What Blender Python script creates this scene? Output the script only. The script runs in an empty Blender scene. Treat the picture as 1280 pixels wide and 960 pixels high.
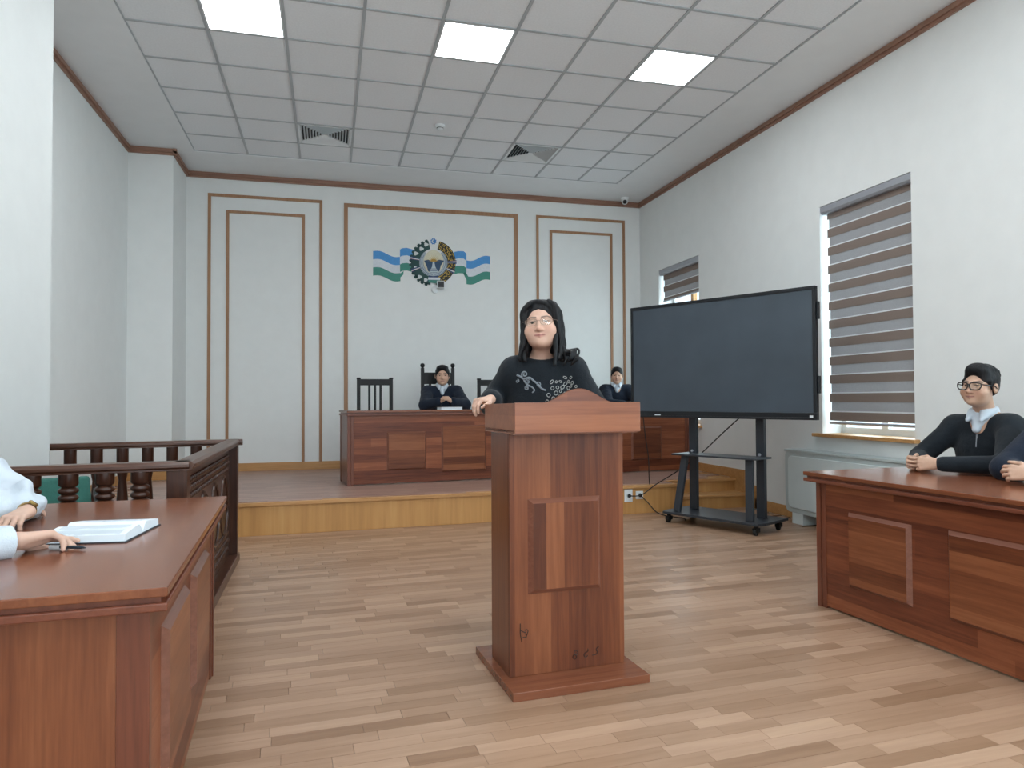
import bpy, bmesh, math, random
import numpy as np
from mathutils import Vector, Matrix
from mathutils.bvhtree import BVHTree

SC = bpy.context.scene
COL = SC.collection
random.seed(7)
PI = math.pi
R_ = math.radians

# ------------------------------------------------------------------ camera, sky, lights, exposure
CAMZ = 1.207
cam_d = bpy.data.cameras.new('camera')
cam = bpy.data.objects.new('camera', cam_d); COL.objects.link(cam)
cam_d.sensor_width = 36.0
cam_d.lens = 874.74 / 1280 * 36.0
cam_d.clip_start = 0.05
def _cam():
    yaw, pitch, roll = .2566, .0222, -.0050
    cy, sy, cp, sp, cr, sr = math.cos(yaw), math.sin(yaw), math.cos(pitch), math.sin(pitch), math.cos(roll), math.sin(roll)
    f = Vector((sy * cp, cy * cp, sp)); r = Vector((cy, -sy, 0)); u = r.cross(f)
    r2 = cr * r + sr * u; u2 = -sr * r + cr * u
    m = Matrix(((r2.x, u2.x, -f.x, 0), (r2.y, u2.y, -f.y, 0), (r2.z, u2.z, -f.z, CAMZ), (0, 0, 0, 1)))
    cam.matrix_world = m
_cam()
SC.camera = cam

vs = SC.view_settings
vs.view_transform = 'Standard'; vs.look = 'None'; vs.gamma = 1.0
vs.use_curve_mapping = False
vs.exposure = 0.10
SKY_STRENGTH = 1.6
PANEL_STRENGTH = 18.0
DAYLIGHT = 72.0
FRONT_FILL = 52.0  # power of the fill lamps added behind the viewer

world = bpy.data.worlds.new('overcast_sky'); SC.world = world
world.use_nodes = True
bg = world.node_tree.nodes['Background']
bg.inputs['Color'].default_value = (0.80, 0.90, 1.0, 1)
bg.inputs['Strength'].default_value = SKY_STRENGTH

def area_light(name, loc, rot, sx, sy, power, col=(1, 1, 1)):
    l = bpy.data.lights.new(name, 'AREA'); l.shape = 'RECTANGLE'; l.size = sx; l.size_y = sy
    l.energy = power; l.color = col
    o = bpy.data.objects.new(name, l); COL.objects.link(o)
    o.location = loc; o.rotation_euler = rot
    return o
# daylight entering the windows of the right wall (two in the picture, two more nearer than the frame shows)
for wy, fac in ((8.51, .35), (5.15, .55), (1.78, 1.0), (-1.58, 1.0)):
    area_light('window_and_fill_light', (4.86, wy, 1.98), (0, R_(90), 0), 2.0, 1.0, DAYLIGHT * fac, (.80, .92, 1.0))

for wx in (-.45, 1.6, 3.55):                     # fill lamps outside openings added to the unseen wall behind the viewer
    area_light('window_and_fill_light', (wx, -4.33, 1.98), (R_(-90), 0, PI), 1.1, 2.0, FRONT_FILL, (.84, .94, 1.0))

# ------------------------------------------------------------------ helpers
def lin(c):
    if isinstance(c, str):
        c = [int(c[i:i + 2], 16) for i in (0, 2, 4)]
    return tuple((v / 255 / 12.92) if v / 255 <= .04045 else ((v / 255 + .055) / 1.055) ** 2.4 for v in c) + (1,)

class NT:
    def __init__(s, name):
        s.m = bpy.data.materials.new(name); s.m.use_nodes = True
        s.t = s.m.node_tree; s.n = s.t.nodes; s.b = s.n['Principled BSDF']
    def add(s, typ, **kw):
        n = s.n.new(typ)
        for k, v in kw.items(): setattr(n, k, v)
        return n
    def lk(s, a, b): s.t.links.new(a, b)
    def math(s, op, a, b=None, c=None):
        n = s.n.new('ShaderNodeMath'); n.operation = op
        for i, v in enumerate((a, b, c)):
            if v is None: continue
            if isinstance(v, (int, float)): n.inputs[i].default_value = v
            else: s.lk(v, n.inputs[i])
        return n.outputs[0]
    def ramp(s, fac, stops):
        n = s.n.new('ShaderNodeValToRGB'); e = n.color_ramp.elements
        while len(e) < len(stops): e.new(.5)
        for el, (p, c) in zip(e, stops): el.position = p; el.color = c
        s.lk(fac, n.inputs[0]); return n.outputs[0]
    def mix(s, fac, a, b, blend='MIX'):
        n = s.n.new('ShaderNodeMix'); n.data_type = 'RGBA'; n.blend_type = blend
        for i, v in ((0, fac), (6, a), (7, b)):
            if isinstance(v, (int, float)): n.inputs[i].default_value = v
            elif isinstance(v, tuple): n.inputs[i].default_value = v
            else: s.lk(v, n.inputs[i])
        return n.outputs[2]
    def bump(s, h, strength=.2, dist=.01):
        n = s.n.new('ShaderNodeBump'); n.inputs['Strength'].default_value = strength; n.inputs['Distance'].default_value = dist
        s.lk(h, n.inputs['Height']); s.lk(n.outputs[0], s.b.inputs['Normal'])
    def noise(s, vec, scale=5, detail=3, rough=.5):
        n = s.n.new('ShaderNodeTexNoise'); n.inputs['Scale'].default_value = scale
        n.inputs['Detail'].default_value = detail; n.inputs['Roughness'].default_value = rough
        if vec is not None: s.lk(vec, n.inputs['Vector'])
        return n.outputs['Fac']
    def objvec(s, scale=(1, 1, 1), rand=False):
        tc = s.add('ShaderNodeTexCoord'); mp = s.add('ShaderNodeMapping')
        v = tc.outputs['Object']
        if rand:
            oi = s.add('ShaderNodeObjectInfo'); k = s.math('MULTIPLY', oi.outputs['Random'], 37.0)
            cb = s.add('ShaderNodeCombineXYZ'); s.lk(k, cb.inputs[0]); s.lk(k, cb.inputs[1]); s.lk(k, cb.inputs[2])
            va = s.add('ShaderNodeVectorMath', operation='ADD'); s.lk(v, va.inputs[0]); s.lk(cb.outputs[0], va.inputs[1]); v = va.outputs[0]
        s.lk(v, mp.inputs['Vector']); mp.inputs['Scale'].default_value = scale
        return mp.outputs[0], v

def setp(b, rough=.5, metal=0., spec=.5, coat=0., sss=0., trans=0., emis=None, es=0.):
    b.inputs['Roughness'].default_value = rough; b.inputs['Metallic'].default_value = metal
    b.inputs['Specular IOR Level'].default_value = spec; b.inputs['Coat Weight'].default_value = coat
    b.inputs['Subsurface Weight'].default_value = sss; b.inputs['Transmission Weight'].default_value = trans
    if sss: b.inputs['Subsurface Radius'].default_value = (.02, .008, .004); b.inputs['Subsurface Scale'].default_value = .5
    if emis: b.inputs['Emission Color'].default_value = emis; b.inputs['Emission Strength'].default_value = es

def plain(name, col, rough=.5, var=.06, scale=12, bump=0., bscale=120, **kw):
    t = NT(name); v, _ = t.objvec()
    c = lin(col); n = t.noise(v, scale, 3)
    lo = tuple(x * (1 - var) for x in c[:3]) + (1,); hi = tuple(min(1, x * (1 + var)) for x in c[:3]) + (1,)
    t.lk(t.ramp(n, [(.3, lo), (.7, hi)]), t.b.inputs['Base Color'])
    if bump: t.bump(t.noise(v, bscale, 2), bump, .004)
    setp(t.b, rough, **kw); return t.m

def wood(name, stops, grain='z', band=None, bw=.1, seg=.6, bandvar=.35, rough=.35, fine=1.0, spec=.5, coat=.0, rand=False):
    """laminate wood: noise stretched along the grain axis, optional strips of differing tone"""
    t = NT(name)
    sc = {'x': (1.2, 22, 22), 'y': (22, 1.2, 22), 'z': (22, 22, 1.2)}[grain]
    v, raw = t.objvec(tuple(q * fine for q in sc), rand)
    n1 = t.noise(v, 1.0, 4, .6)
    n2 = t.noise(v, 4.0, 3, .6)
    f = t.math('ADD', t.math('MULTIPLY', n1, .7), t.math('MULTIPLY', n2, .3))
    if band:
        sx = t.add('ShaderNodeSeparateXYZ'); t.lk(raw, sx.inputs[0])
        ax = {'x': 0, 'y': 1, 'z': 2}
        bi = t.math('FLOOR', t.math('DIVIDE', sx.outputs[ax[band]], bw))
        wn = t.add('ShaderNodeTexWhiteNoise', noise_dimensions='1D'); t.lk(bi, wn.inputs['W'])
        sh = t.math('MULTIPLY', wn.outputs['Value'], 7.3)
        si = t.math('FLOOR', t.math('ADD', t.math('DIVIDE', sx.outputs[ax[grain]], seg), sh))
        w2 = t.add('ShaderNodeTexWhiteNoise', noise_dimensions='1D')
        t.lk(t.math('ADD', t.math('MULTIPLY', bi, 17.31), t.math('MULTIPLY', si, 3.77)), w2.inputs['W'])
        f = t.math('ADD', t.math('MULTIPLY', f, 1 - bandvar), t.math('MULTIPLY', w2.outputs['Value'], bandvar))
    k = len(stops)
    t.lk(t.ramp(f, [(.28 + .44 * i / (k - 1), lin(c)) for i, c in enumerate(stops)]), t.b.inputs['Base Color'])
    t.bump(n2, .04, .002)
    setp(t.b, rough, spec=spec, coat=coat); return t.m

def link(o):
    COL.objects.link(o); return o

def tag(o, label=None, cat=None, group=None, kind=None):
    if label: o['label'] = label
    if cat: o['category'] = cat
    if group: o['group'] = group
    if kind: o['kind'] = kind
    return o

def thing(name, label, cat, loc=(0, 0, 0), rz=0, group=None):
    o = bpy.data.objects.new(name, None); link(o); o.empty_display_size = .1
    o.location = loc; o.rotation_euler = (0, 0, rz)
    return tag(o, label, cat, group)

class MB:
    def __init__(s): s.v = []; s.f = []; s.mi = []; s.sm = []
    def addm(s, vs, fs, mi=0, smooth=False):
        o = len(s.v); s.v += [tuple(p) for p in vs]
        for f in fs: s.f.append(tuple(i + o for i in f)); s.mi.append(mi); s.sm.append(smooth)
        return s
    def box(s, a, b, mi=0, M=None):
        (x0, y0, z0), (x1, y1, z1) = [tuple(min(p, q) for p, q in zip(a, b)), tuple(max(p, q) for p, q in zip(a, b))]
        vs = [(x0, y0, z0), (x1, y0, z0), (x1, y1, z0), (x0, y1, z0), (x0, y0, z1), (x1, y0, z1), (x1, y1, z1), (x0, y1, z1)]
        if M is not None: vs = [tuple(M @ Vector(p)) for p in vs]
        return s.addm(vs, [(3, 2, 1, 0), (4, 5, 6, 7), (0, 1, 5, 4), (1, 2, 6, 5), (2, 3, 7, 6), (3, 0, 4, 7)], mi)
    def beam(s, p, q, w, d, up=(0, 0, 1), mi=0):
        p, q = Vector(p), Vector(q); z = (q - p); L = z.length; z.normalize()
        x = Vector(up).cross(z)
        if x.length < 1e-4: x = Vector((1, 0, 0)).cross(z)
        x.normalize(); y = z.cross(x)
        M = Matrix((x, y, z)).transposed().to_4x4(); M.translation = p
        return s.box((-w / 2, -d / 2, 0), (w / 2, d / 2, L), mi, M)
    def prism(s, poly, h0, h1, axis='z', mi=0):
        """poly of 2d points extruded along an axis. axis y: poly=(x,z); axis x: poly=(y,z)"""
        def P(u, w, h):
            return {'z': (u, w, h), 'y': (u, h, w), 'x': (h, u, w)}[axis]
        n = len(poly); a = [P(u, w, h0) for u, w in poly]; b = [P(u, w, h1) for u, w in poly]
        area = sum(poly[i][0] * poly[(i + 1) % n][1] - poly[(i + 1) % n][0] * poly[i][1] for i in range(n))
        fl = (area > 0) != (h1 > h0)
        if axis == 'y': fl = not fl
        fs = [tuple(range(n))[::-1], tuple(range(n, 2 * n))] + [(i, (i + 1) % n, n + (i + 1) % n, n + i) for i in range(n)]
        if fl: fs = [f[::-1] for f in fs]
        return s.addm(a + b, fs, mi)
    def tube(s, path, r, seg=8, mi=0, closed=False):
        P = [Vector(p) for p in path]; n = len(P); rs = r if isinstance(r, (list, tuple)) else [r] * n
        vs = []; prev = None
        for i in range(n):
            a = P[i - 1] if (i > 0 or closed) else P[i]; b = P[(i + 1) % n] if (i < n - 1 or closed) else P[i]
            t = (b - a).normalized() if (b - a).length > 1e-9 else Vector((0, 0, 1))
            if prev is None:
                x = t.orthogonal().normalized()
            else:
                x = prev - t * prev.dot(t)
                x = x.normalized() if x.length > 1e-6 else t.orthogonal().normalized()
            prev = x; y = t.cross(x)
            for k in range(seg):
                a_ = 2 * PI * k / seg
                vs.append(P[i] + (x * math.cos(a_) + y * math.sin(a_)) * rs[i])
        fs = []
        for i in range(n if closed else n - 1):
            j = (i + 1) % n
            for k in range(seg):
                k2 = (k + 1) % seg
                fs.append((i * seg + k, i * seg + k2, j * seg + k2, j * seg + k))
        if not closed:
            fs += [tuple(range(seg))[::-1], tuple(range((n - 1) * seg, n * seg))]
        return s.addm(vs, fs, mi, True)
    def lathe(s, prof, c=(0, 0, 0), seg=20, mi=0, M=None):
        vs = []; n = len(prof)
        for r, z in prof:
            for k in range(seg):
                a = 2 * PI * k / seg
                p = Vector((r * math.cos(a), r * math.sin(a), z))
                if M is not None: p = M @ p
                vs.append((p[0] + c[0], p[1] + c[1], p[2] + c[2]))
        fs = []
        for i in range(n - 1):
            for k in range(seg):
                k2 = (k + 1) % seg
                fs.append((i * seg + k, i * seg + k2, (i + 1) * seg + k2, (i + 1) * seg + k))
        fs += [tuple(range(seg))[::-1], tuple(range((n - 1) * seg, n * seg))]
        return s.addm(vs, fs, mi, True)
    def sphere(s, c, r, seg=14, mi=0, M=None):
        r = (r, r, r) if isinstance(r, (int, float)) else r
        nr = max(5, seg // 2); vs = []; fs = []
        for i in range(nr + 1):
            th = PI * i / nr
            for k in range(seg):
                a = 2 * PI * k / seg
                p = Vector((r[0] * math.sin(th) * math.cos(a), r[1] * math.sin(th) * math.sin(a), r[2] * math.cos(th)))
                if M is not None: p = M @ p
                vs.append((p[0] + c[0], p[1] + c[1], p[2] + c[2]))
        for i in range(nr):
            for k in range(seg):
                k2 = (k + 1) % seg
                fs.append((i * seg + k, (i + 1) * seg + k, (i + 1) * seg + k2, i * seg + k2))
        return s.addm(vs, fs, mi, True)
    def frustum(s, x0, z0, x1, z1, ya, yb, inset, mi=0, axis='y'):
        """raised panel: rectangle on plane ya rising to a smaller one on plane yb"""
        i = inset
        P = lambda u, h, w: (u, h, w) if axis == 'y' else (h, u, w)
        vs = [P(x0, ya, z0), P(x1, ya, z0), P(x1, ya, z1), P(x0, ya, z1), P(x0 + i, yb, z0 + i), P(x1 - i, yb, z0 + i), P(x1 - i, yb, z1 - i), P(x0 + i, yb, z1 - i)]
        fs = [(3, 2, 1, 0), (4, 5, 6, 7), (0, 1, 5, 4), (1, 2, 6, 5), (2, 3, 7, 6), (3, 0, 4, 7)]
        s.addm(vs[4:], [(0, 1, 2, 3)], mi)
        return s.addm(vs, fs[:1] + fs[2:], mi + 1)
    def mesh(s, name, mats, fix=True):
        me = bpy.data.meshes.new(name); me.from_pydata(s.v, [], s.f)
        for m in (mats if isinstance(mats, (list, tuple)) else [mats]): me.materials.append(m)
        me.polygons.foreach_set('material_index', s.mi); me.polygons.foreach_set('use_smooth', s.sm)
        if fix:
            bm = bmesh.new(); bm.from_mesh(me); bmesh.ops.recalc_face_normals(bm, faces=bm.faces); bm.to_mesh(me); bm.free()
        if any(s.sm):
            bm = bmesh.new(); bm.from_mesh(me)
            for e in bm.edges:
                if len(e.link_faces) == 2 and e.calc_face_angle(0) > R_(42): e.smooth = False
            bm.to_mesh(me); bm.free()
        me.update(); return me
    def build(s, name, mats, parent=None, bevel=0., label=None, kind=None):
        o = bpy.data.objects.new(name, s.mesh(name, mats)); link(o)
        if parent is not None: o.parent = parent
        if bevel:
            b = o.modifiers.new('bevel', 'BEVEL'); b.width = bevel; b.segments = 2; b.limit_method = 'ANGLE'; b.angle_limit = R_(40)
        return tag(o, label, kind=kind)

def BX(a, b): return MB().box(a, b)

def copy_tree(o, parent=None):
    kids = list(o.children)
    c = o.copy(); COL.objects.link(c)
    if parent is not None: c.parent = parent
    for ch in kids: copy_tree(ch, c)
    return c

# ------------------------------------------------------------------ materials
CH = ['542a1c', '6e3b27', '824a30', '945a3d']         # cherry veneer
CHL = ['532b1b', '6a3a24', '7d492e', '8e583a']
M = {}
M['wall'] = plain('wall_paint', 'e6e9e8', .75, .015, 6, bump=.06, bscale=90)
M['plaster'] = plain('ceiling_plaster', 'e4e7e9', .8, .015, 5)
M['tile'] = plain('mineral_ceiling_tile', 'e4e7ea', .85, .03, 60, bump=.15, bscale=260)
M['grid'] = plain('ceiling_grid_metal', 'a9aeb2', .5, .02)
M['cornice'] = wood('brown_cornice', ['856150', '95705e', 'a37e6c'], 'x', rough=.45)
M['strip'] = wood('tan_moulding', ['8d684a', 'a07858', 'ad8564'], 'z', rough=.45)
M['base'] = wood('honey_baseboard', ['ac7d4b', 'bd8d58', 'c99a66'], 'x', rough=.4)
M['honey_x'] = wood('honey_stage_board', ['ab7c47', 'c08f55', 'cda066'], 'z', rough=.45, fine=.25)
M['cherry_x'] = wood('cherry_laminate_flat_grain', CH, 'x', 'z', .085, 4, .32, .32, spec=.35, rand=True)
M['cherry_panel'] = wood('cherry_panel_flat_grain', CHL, 'x', 'z', .085, 4, .32, .32, spec=.35, rand=True)
M['cherry_z'] = wood('cherry_laminate_upright_grain', CHL, 'z', 'x', .075, 9, .32, .3, rand=True)
M['cherry_face'] = wood('cherry_lectern_face', CHL, 'z', 'x', .082, 9, .34, .32, fine=.8, spec=.35, rand=True)
M['cherry_top'] = wood('cherry_worktop', ['683a25', '7b4830', '8a5538'], 'x', 'y', .22, .9, .3, .22)
M['bevel'] = wood('pinkish_bevel_foil', ['6c4233', '7a4e3e', '875a49'], 'x', rough=.3)
M['cherry_edge'] = wood('cherry_edge_band', ['5c3021', '6f3d2b', '7c4731'], 'x', rough=.35)
M['cherry_post'] = wood('cherry_post', ['5b3021', '6d3c2a', '7a4630'], 'z', rough=.33)
M['lect_head'] = wood('cherry_lectern_head', ['64331f', '7a4327', '8a5031', '975b39'], 'x', 'z', .06, 3, .25, .3)
M['walnut'] = wood('dark_walnut', ['2c1811', '3f2419', '553423'], 'z', rough=.3)
M['walnut_x'] = wood('dark_walnut_rail', ['3a231a', '4e3124', '644233'], 'x', rough=.28)
M['black'] = plain('black_painted_wood', '0e1012', .42, .1, spec=.3)
M['metal'] = plain('charcoal_powder_coat', '2a2f36', .42, .06)
M['rubber'] = plain('black_rubber', '121314', .6, .05)
M['white'] = plain('white_plastic', 'dfe4e6', .4, .015)
M['radiator'] = plain('white_enamel', 'cdd8d9', .35, .015)
M['radframe'] = plain('grey_white_enamel_frame', 'b5c1c2', .35, .015)
M['steel'] = plain('grey_cassette', 'a3a6ad', .4, .03, metal=.3)
M['bezel'] = plain('black_display_bezel', '15181d', .3, .05)
M['grey_dark'] = plain('dark_vent_gap', '2c3034', .7, .05)
def glassy(name, col, const=None):
    """thin clear sheet: mostly see-through with a mirror-like surface reflection"""
    t = NT(name); tp = t.add('ShaderNodeBsdfTransparent'); gl = t.add('ShaderNodeBsdfGlossy'); fr = t.add('ShaderNodeFresnel'); ge = t.add('ShaderNodeNewGeometry'); mx = t.add('ShaderNodeMixShader')
    tp.inputs['Color'].default_value = lin(col); gl.inputs['Roughness'].default_value = .03; fr.inputs['IOR'].default_value = 1.16
    t.lk(t.math('MULTIPLY', fr.outputs[0] if const is None else t.math('ADD', const, 0.0), t.math('SUBTRACT', 1.0, ge.outputs['Backfacing'])), mx.inputs[0]); t.lk(tp.outputs[0], mx.inputs[1]); t.lk(gl.outputs[0], mx.inputs[2]); t.lk(mx.outputs[0], t.n['Material Output'].inputs['Surface'])
    return t.m
M['glass'] = glassy('clear_glass', 'f4fafa')
M['lens'] = glassy('spectacle_lens', 'fbfdfd', .025)
def screen():
    t = NT('matte_display_glass'); v, _ = t.objvec(); n = t.noise(v, 3, 2)
    t.lk(t.ramp(n, [(.3, lin('3a444e')), (.7, lin('414c57'))]), t.b.inputs['Base Color']); setp(t.b, .38, spec=.6); return t.m
M['screen'] = screen()
def emit(name, col, st):
    t = NT(name); t.b.inputs['Base Color'].default_value = (.9, .9, .9, 1); setp(t.b, .5, emis=col, es=st); return t.m
M['led'] = emit('led_diffuser', (.92, .97, 1.0, 1), PANEL_STRENGTH)
def floorm(name, stops, objrand):
    t = NT(name)
    at = t.add('ShaderNodeAttribute', attribute_name='tone')
    v, _ = t.objvec((2.0, 30, 30), True)
    n = t.noise(v, 1.2, 4, .6)
    f = t.math('ADD', t.math('MULTIPLY', at.outputs['Fac'], .6), t.math('MULTIPLY', n, .4))
    if objrand:
        oi = t.add('ShaderNodeObjectInfo'); f = t.math('ADD', f, t.math('MULTIPLY', t.math('SUBTRACT', oi.outputs['Random'], .5), .16))
    k = len(stops)
    t.lk(t.ramp(f, [(.2 + .6 * i / (k - 1), lin(c)) for i, c in enumerate(stops)]), t.b.inputs['Base Color'])
    t.bump(n, .05, .002); setp(t.b, .33, spec=.45); return t.m
FL = ['86664e', '95755d', 'a3836b', 'b09078', 'bd9d84']
M['plank'] = floorm('oak_strip', FL, True)
M['planks'] = floorm('oak_strips_far', FL, False)
M['stageplank'] = floorm('stage_oak_strips', ['957466', 'a58476', 'b59484'], False)
M['subfloor'] = plain('dark_floor_joint', '4a3626', .8, .05)
def blind(name, col, trans, alpha=1.0):
    t = NT(name); v, _ = t.objvec((1, 1, 1)); w = t.noise(v, 300, 1)
    c = lin(col); base = t.ramp(w, [(.35, tuple(x * .8 for x in c[:3]) + (1,)), (.65, tuple(min(1, x * 1.15) for x in c[:3]) + (1,))])
    t.lk(base, t.b.inputs['Base Color']); setp(t.b, .8, spec=.2)
    tr = t.add('ShaderNodeBsdfTranslucent'); t.lk(base, tr.inputs['Color'])
    mx = t.add('ShaderNodeMixShader'); mx.inputs[0].default_value = trans
    out = t.n['Material Output']
    t.lk(t.b.outputs[0], mx.inputs[1]); t.lk(tr.outputs[0], mx.inputs[2]); sh = mx.outputs[0]
    if alpha < 1:
        tp = t.add('ShaderNodeBsdfTransparent'); m2 = t.add('ShaderNodeMixShader'); m2.inputs[0].default_value = alpha
        t.lk(tp.outputs[0], m2.inputs[1]); t.lk(sh, m2.inputs[2]); sh = m2.outputs[0]
    t.lk(sh, out.inputs['Surface']); return t.m
M['dark_stripe'] = blind('brown_blind_weave', '90827a', .18)
M['sheer'] = blind('sheer_blind_weave', 'a6a4a5', .30, .97)
def skin(name, base):
    t = NT(name); at = t.add('ShaderNodeAttribute', attribute_name='Col'); v, _ = t.objvec()
    n = t.noise(v, 90, 2)
    t.lk(t.mix(.5, at.outputs['Color'], t.ramp(n, [(.3, (.94, .93, .92, 1)), (.7, (1.03, 1.02, 1.02, 1))]), 'MULTIPLY'), t.b.inputs['Base Color'])
    setp(t.b, .48, spec=.35, sss=.08); return t.m
M['skin'] = skin('skin', None)
def fabric(name, col, rough=.85, scale=60, bump=.25, var=.12):
    t = NT(name); v, _ = t.objvec(); n = t.noise(v, 9, 4); n2 = t.noise(v, 260, 2)
    c = lin(col)
    t.lk(t.ramp(n, [(.3, tuple(x * (1 - var) for x in c[:3]) + (1,)), (.7, tuple(x * (1 + var) for x in c[:3]) + (1,))]), t.b.inputs['Base Color'])
    h = t.math('ADD', t.math('MULTIPLY', n, 1.0), t.math('MULTIPLY', n2, .12)); t.bump(h, min(1, bump * 2), .035)
    setp(t.b, rough, spec=.2); t.b.inputs['Sheen Weight'].default_value = .08; return t.m
M['sweater'] = fabric('black_knit', '1c2228')
M['navy'] = fabric('navy_cloth', '1a2230')
M['shirt'] = fabric('white_cotton', 'c6d0da', .8, bump=.10, var=.04)
M['teal'] = fabric('teal_cloth', '3f8a86')
M['green'] = fabric('green_upholstery', '3f7268')
M['trousers'] = fabric('dark_trousers', '20232a')
M['shoe'] = plain('black_leather', '141414', .35, .1)
def hairm(name, col):
    t = NT(name); v, _ = t.objvec((60, 60, 9)); n = t.noise(v, 1.5, 3); c = lin(col)
    t.lk(t.ramp(n, [(.3, tuple(x * .6 for x in c[:3]) + (1,)), (.7, tuple(x * 1.5 for x in c[:3]) + (1,))]), t.b.inputs['Base Color'])
    t.bump(n, .5, .01); setp(t.b, .5, spec=.25); return t.m
M['hair'] = hairm('black_hair', '121316')
M['eye'] = plain('eye_white', 'c9c7c3', .2, .02)
M['iris'] = plain('dark_iris', '1d1511', .15, .05)
M['frame_black'] = plain('black_acetate', '101114', .25, .05)
M['frame_metal'] = plain('thin_bronze_wire', '8a7468', .3, .05, metal=.7)
M['gold'] = plain('brass_watch', 'a68a55', .3, .08, metal=.8)
M['paper'] = plain('book_paper', 'dfe9f0', .8, .02)
M['ink'] = plain('printed_ink', '8c99a6', .8, .1)
M['cover'] = plain('dark_book_cover', '1c2a35', .5, .1)
M['thread'] = plain('grey_embroidery', '7b838a', .7, .1)
M['pebble'] = plain('silver_sequin_outline', 'a7a9a6', .45, .1)
M['mark'] = plain('dark_ink_mark', '2a130b', .6, .05)
for k, c in dict(blue='4a93d2', flag_white='d5dbe2', flag_green='3f8a7c', navyb='27406b', teal_d='1f5254', wreath='1d4746', cotton='cfd6d6', wheat='c7a648', wheat_d='27281f', silver='a9b6bf', silver_d='5d6c86', cream='d3cfb8', sun='b0893c', mount='2b4a68', river='b9c6cc', star='3f7fc0', red='b06060').items():
    M[k] = plain('emblem_' + k, c, .6, .05, 40)
# ------------------------------------------------------------------ the setting
CE, YB, XR, ZS = 4.169, 9.671, 4.541, .295
YF = -4.0
XL, XN, YN0, YN1 = -1.76, -2.24, 5.19, 8.88
def struct(name, mb, m, parent=None, bevel=0.):
    o = mb.build(name, m, parent, bevel)
    if parent is None: o['kind'] = 'structure'
    return o

# floor: dark joint bed under oak strips (strips run a few degrees off the back wall)
floor = struct('floor', BX((-2.5, YF - .2, -.12), (4.85, 9.85, -.012)), M['subfloor'])
PW, GAP, FA = .072, .0007, R_(3.2)
ca, sa = math.cos(FA), math.sin(FA)
def uv2xy(u, v): return (u * ca - v * sa, u * sa + v * ca)
LENS = [.24, .32, .40, .48, .56]; TONES = [.22, .36, .5, .64, .78]
def plank_mesh(L, tone):
    mb = BX((0, 0, -.012), (L - GAP * 2, PW - GAP * 2, 0))
    me = mb.mesh('plank', M['plank']); a = me.attributes.new('tone', 'FLOAT', 'FACE'); a.data.foreach_set('value', [tone] * 6); return me
PM = {(l, t): plank_mesh(l, t) for l in LENS for t in TONES}
rows = []
rnd = random.Random(3)
v = YF - .3
while v < 6.95:
    u = -2.4 - rnd.random() * .5
    while u < 4.9:
        l = rnd.choice(LENS); t = min(max(rnd.gauss(.5, .2), 0), 1); t = min(TONES, key=lambda q: abs(q - t))
        x, y = uv2xy(u + l / 2, v + PW / 2)
        if XN + .1 < x < XR - .02 and YF < y < 6.95: rows.append((x, y, u, v, l, t))
        u += l
    v += PW
near = sorted([r for r in rows if r[1] > 1.98 and -.42 * r[1] - .2 < r[0] < 1.24 * r[1] and -.62 < r[0] < 2.95], key=lambda r: r[1])[:296]
nearset = set(id(r) for r in near)
for r in near:
    o = bpy.data.objects.new('plank', PM[(r[4], r[5])]); link(o); o.parent = floor
    x, y = uv2xy(r[2] + GAP, r[3] + GAP); o.location = (x, y, rnd.random() * .0004); o.rotation_euler = (0, 0, FA)
def plank_stuff(name, rr, m, parent, z0, z1, rot=True, holder=None):
    mb = MB(); tones = []
    for x, y, u, v, l, t in rr:
        a, b = (u + GAP, v + GAP), (u + l - GAP, v + PW - GAP)
        cs = [(a[0], a[1]), (b[0], a[1]), (b[0], b[1]), (a[0], b[1])]
        if rot: cs = [uv2xy(*c) for c in cs]
        mb.addm([(c[0], c[1], z0) for c in cs] + [(c[0], c[1], z1) for c in cs], [(4, 5, 6, 7), (0, 1, 5, 4), (1, 2, 6, 5), (2, 3, 7, 6), (3, 0, 4, 7)])
        tones += [t] * 5
    me = mb.mesh(name, m, fix=False); a = me.attributes.new('tone', 'FLOAT', 'FACE'); a.data.foreach_set('value', tones)
    o = bpy.data.objects.new(name, me); link(o); o.parent = parent; o['kind'] = 'stuff'; return o
plank_stuff('floor_planks', [r for r in rows if id(r) not in nearset], M['planks'], floor, -.012, 0)

# walls
struct('wall_back', BX((XN - .3, YB, -.1), (XR + .3, YB + .2, CE + .15)), M['wall'])
struct('wall_left', MB().prism([(XN - .3, YF), (XL, YF), (XL, YN0), (XN, YN0), (XN, YN1), (XL, YN1), (XL, YB), (XN - .3, YB)], -.1, CE + .15), M['wall'])
mb = MB(); FW = [(-1.0, .1), (1.05, 2.15), (3.0, 4.1)]; xs_ = [XN - .3] + [q for w in FW for q in w] + [XR + .3]  # openings added to this unseen wall so fill light can enter
for i in range(0, len(xs_), 2): mb.box((xs_[i], YF - .3, -.1), (xs_[i + 1], YF, CE + .15))
for a, b in FW: mb.box((a, YF - .3, -.1), (b, YF, .9)); mb.box((a, YF - .3, 3.03), (b, YF, CE + .15))
struct('wall_front', mb, M['wall'])
WIN = [(-2.12, -1.04), (1.24, 2.32), (4.605, 5.69), (7.95, 9.06)]; WZ0, WZ1 = .87, 3.03
mb = MB(); ys = [YF] + [q for w in WIN for q in w] + [YB]
for i in range(0, len(ys), 2): mb.box((XR, ys[i], -.1), (XR + .3, ys[i + 1], CE + .15))
for a, b in WIN:
    mb.box((XR, a, -.1), (XR + .3, b, WZ0)); mb.box((XR, a, WZ1), (XR + .3, b, CE + .15))
struct('wall_right', mb, M['wall'])

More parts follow.
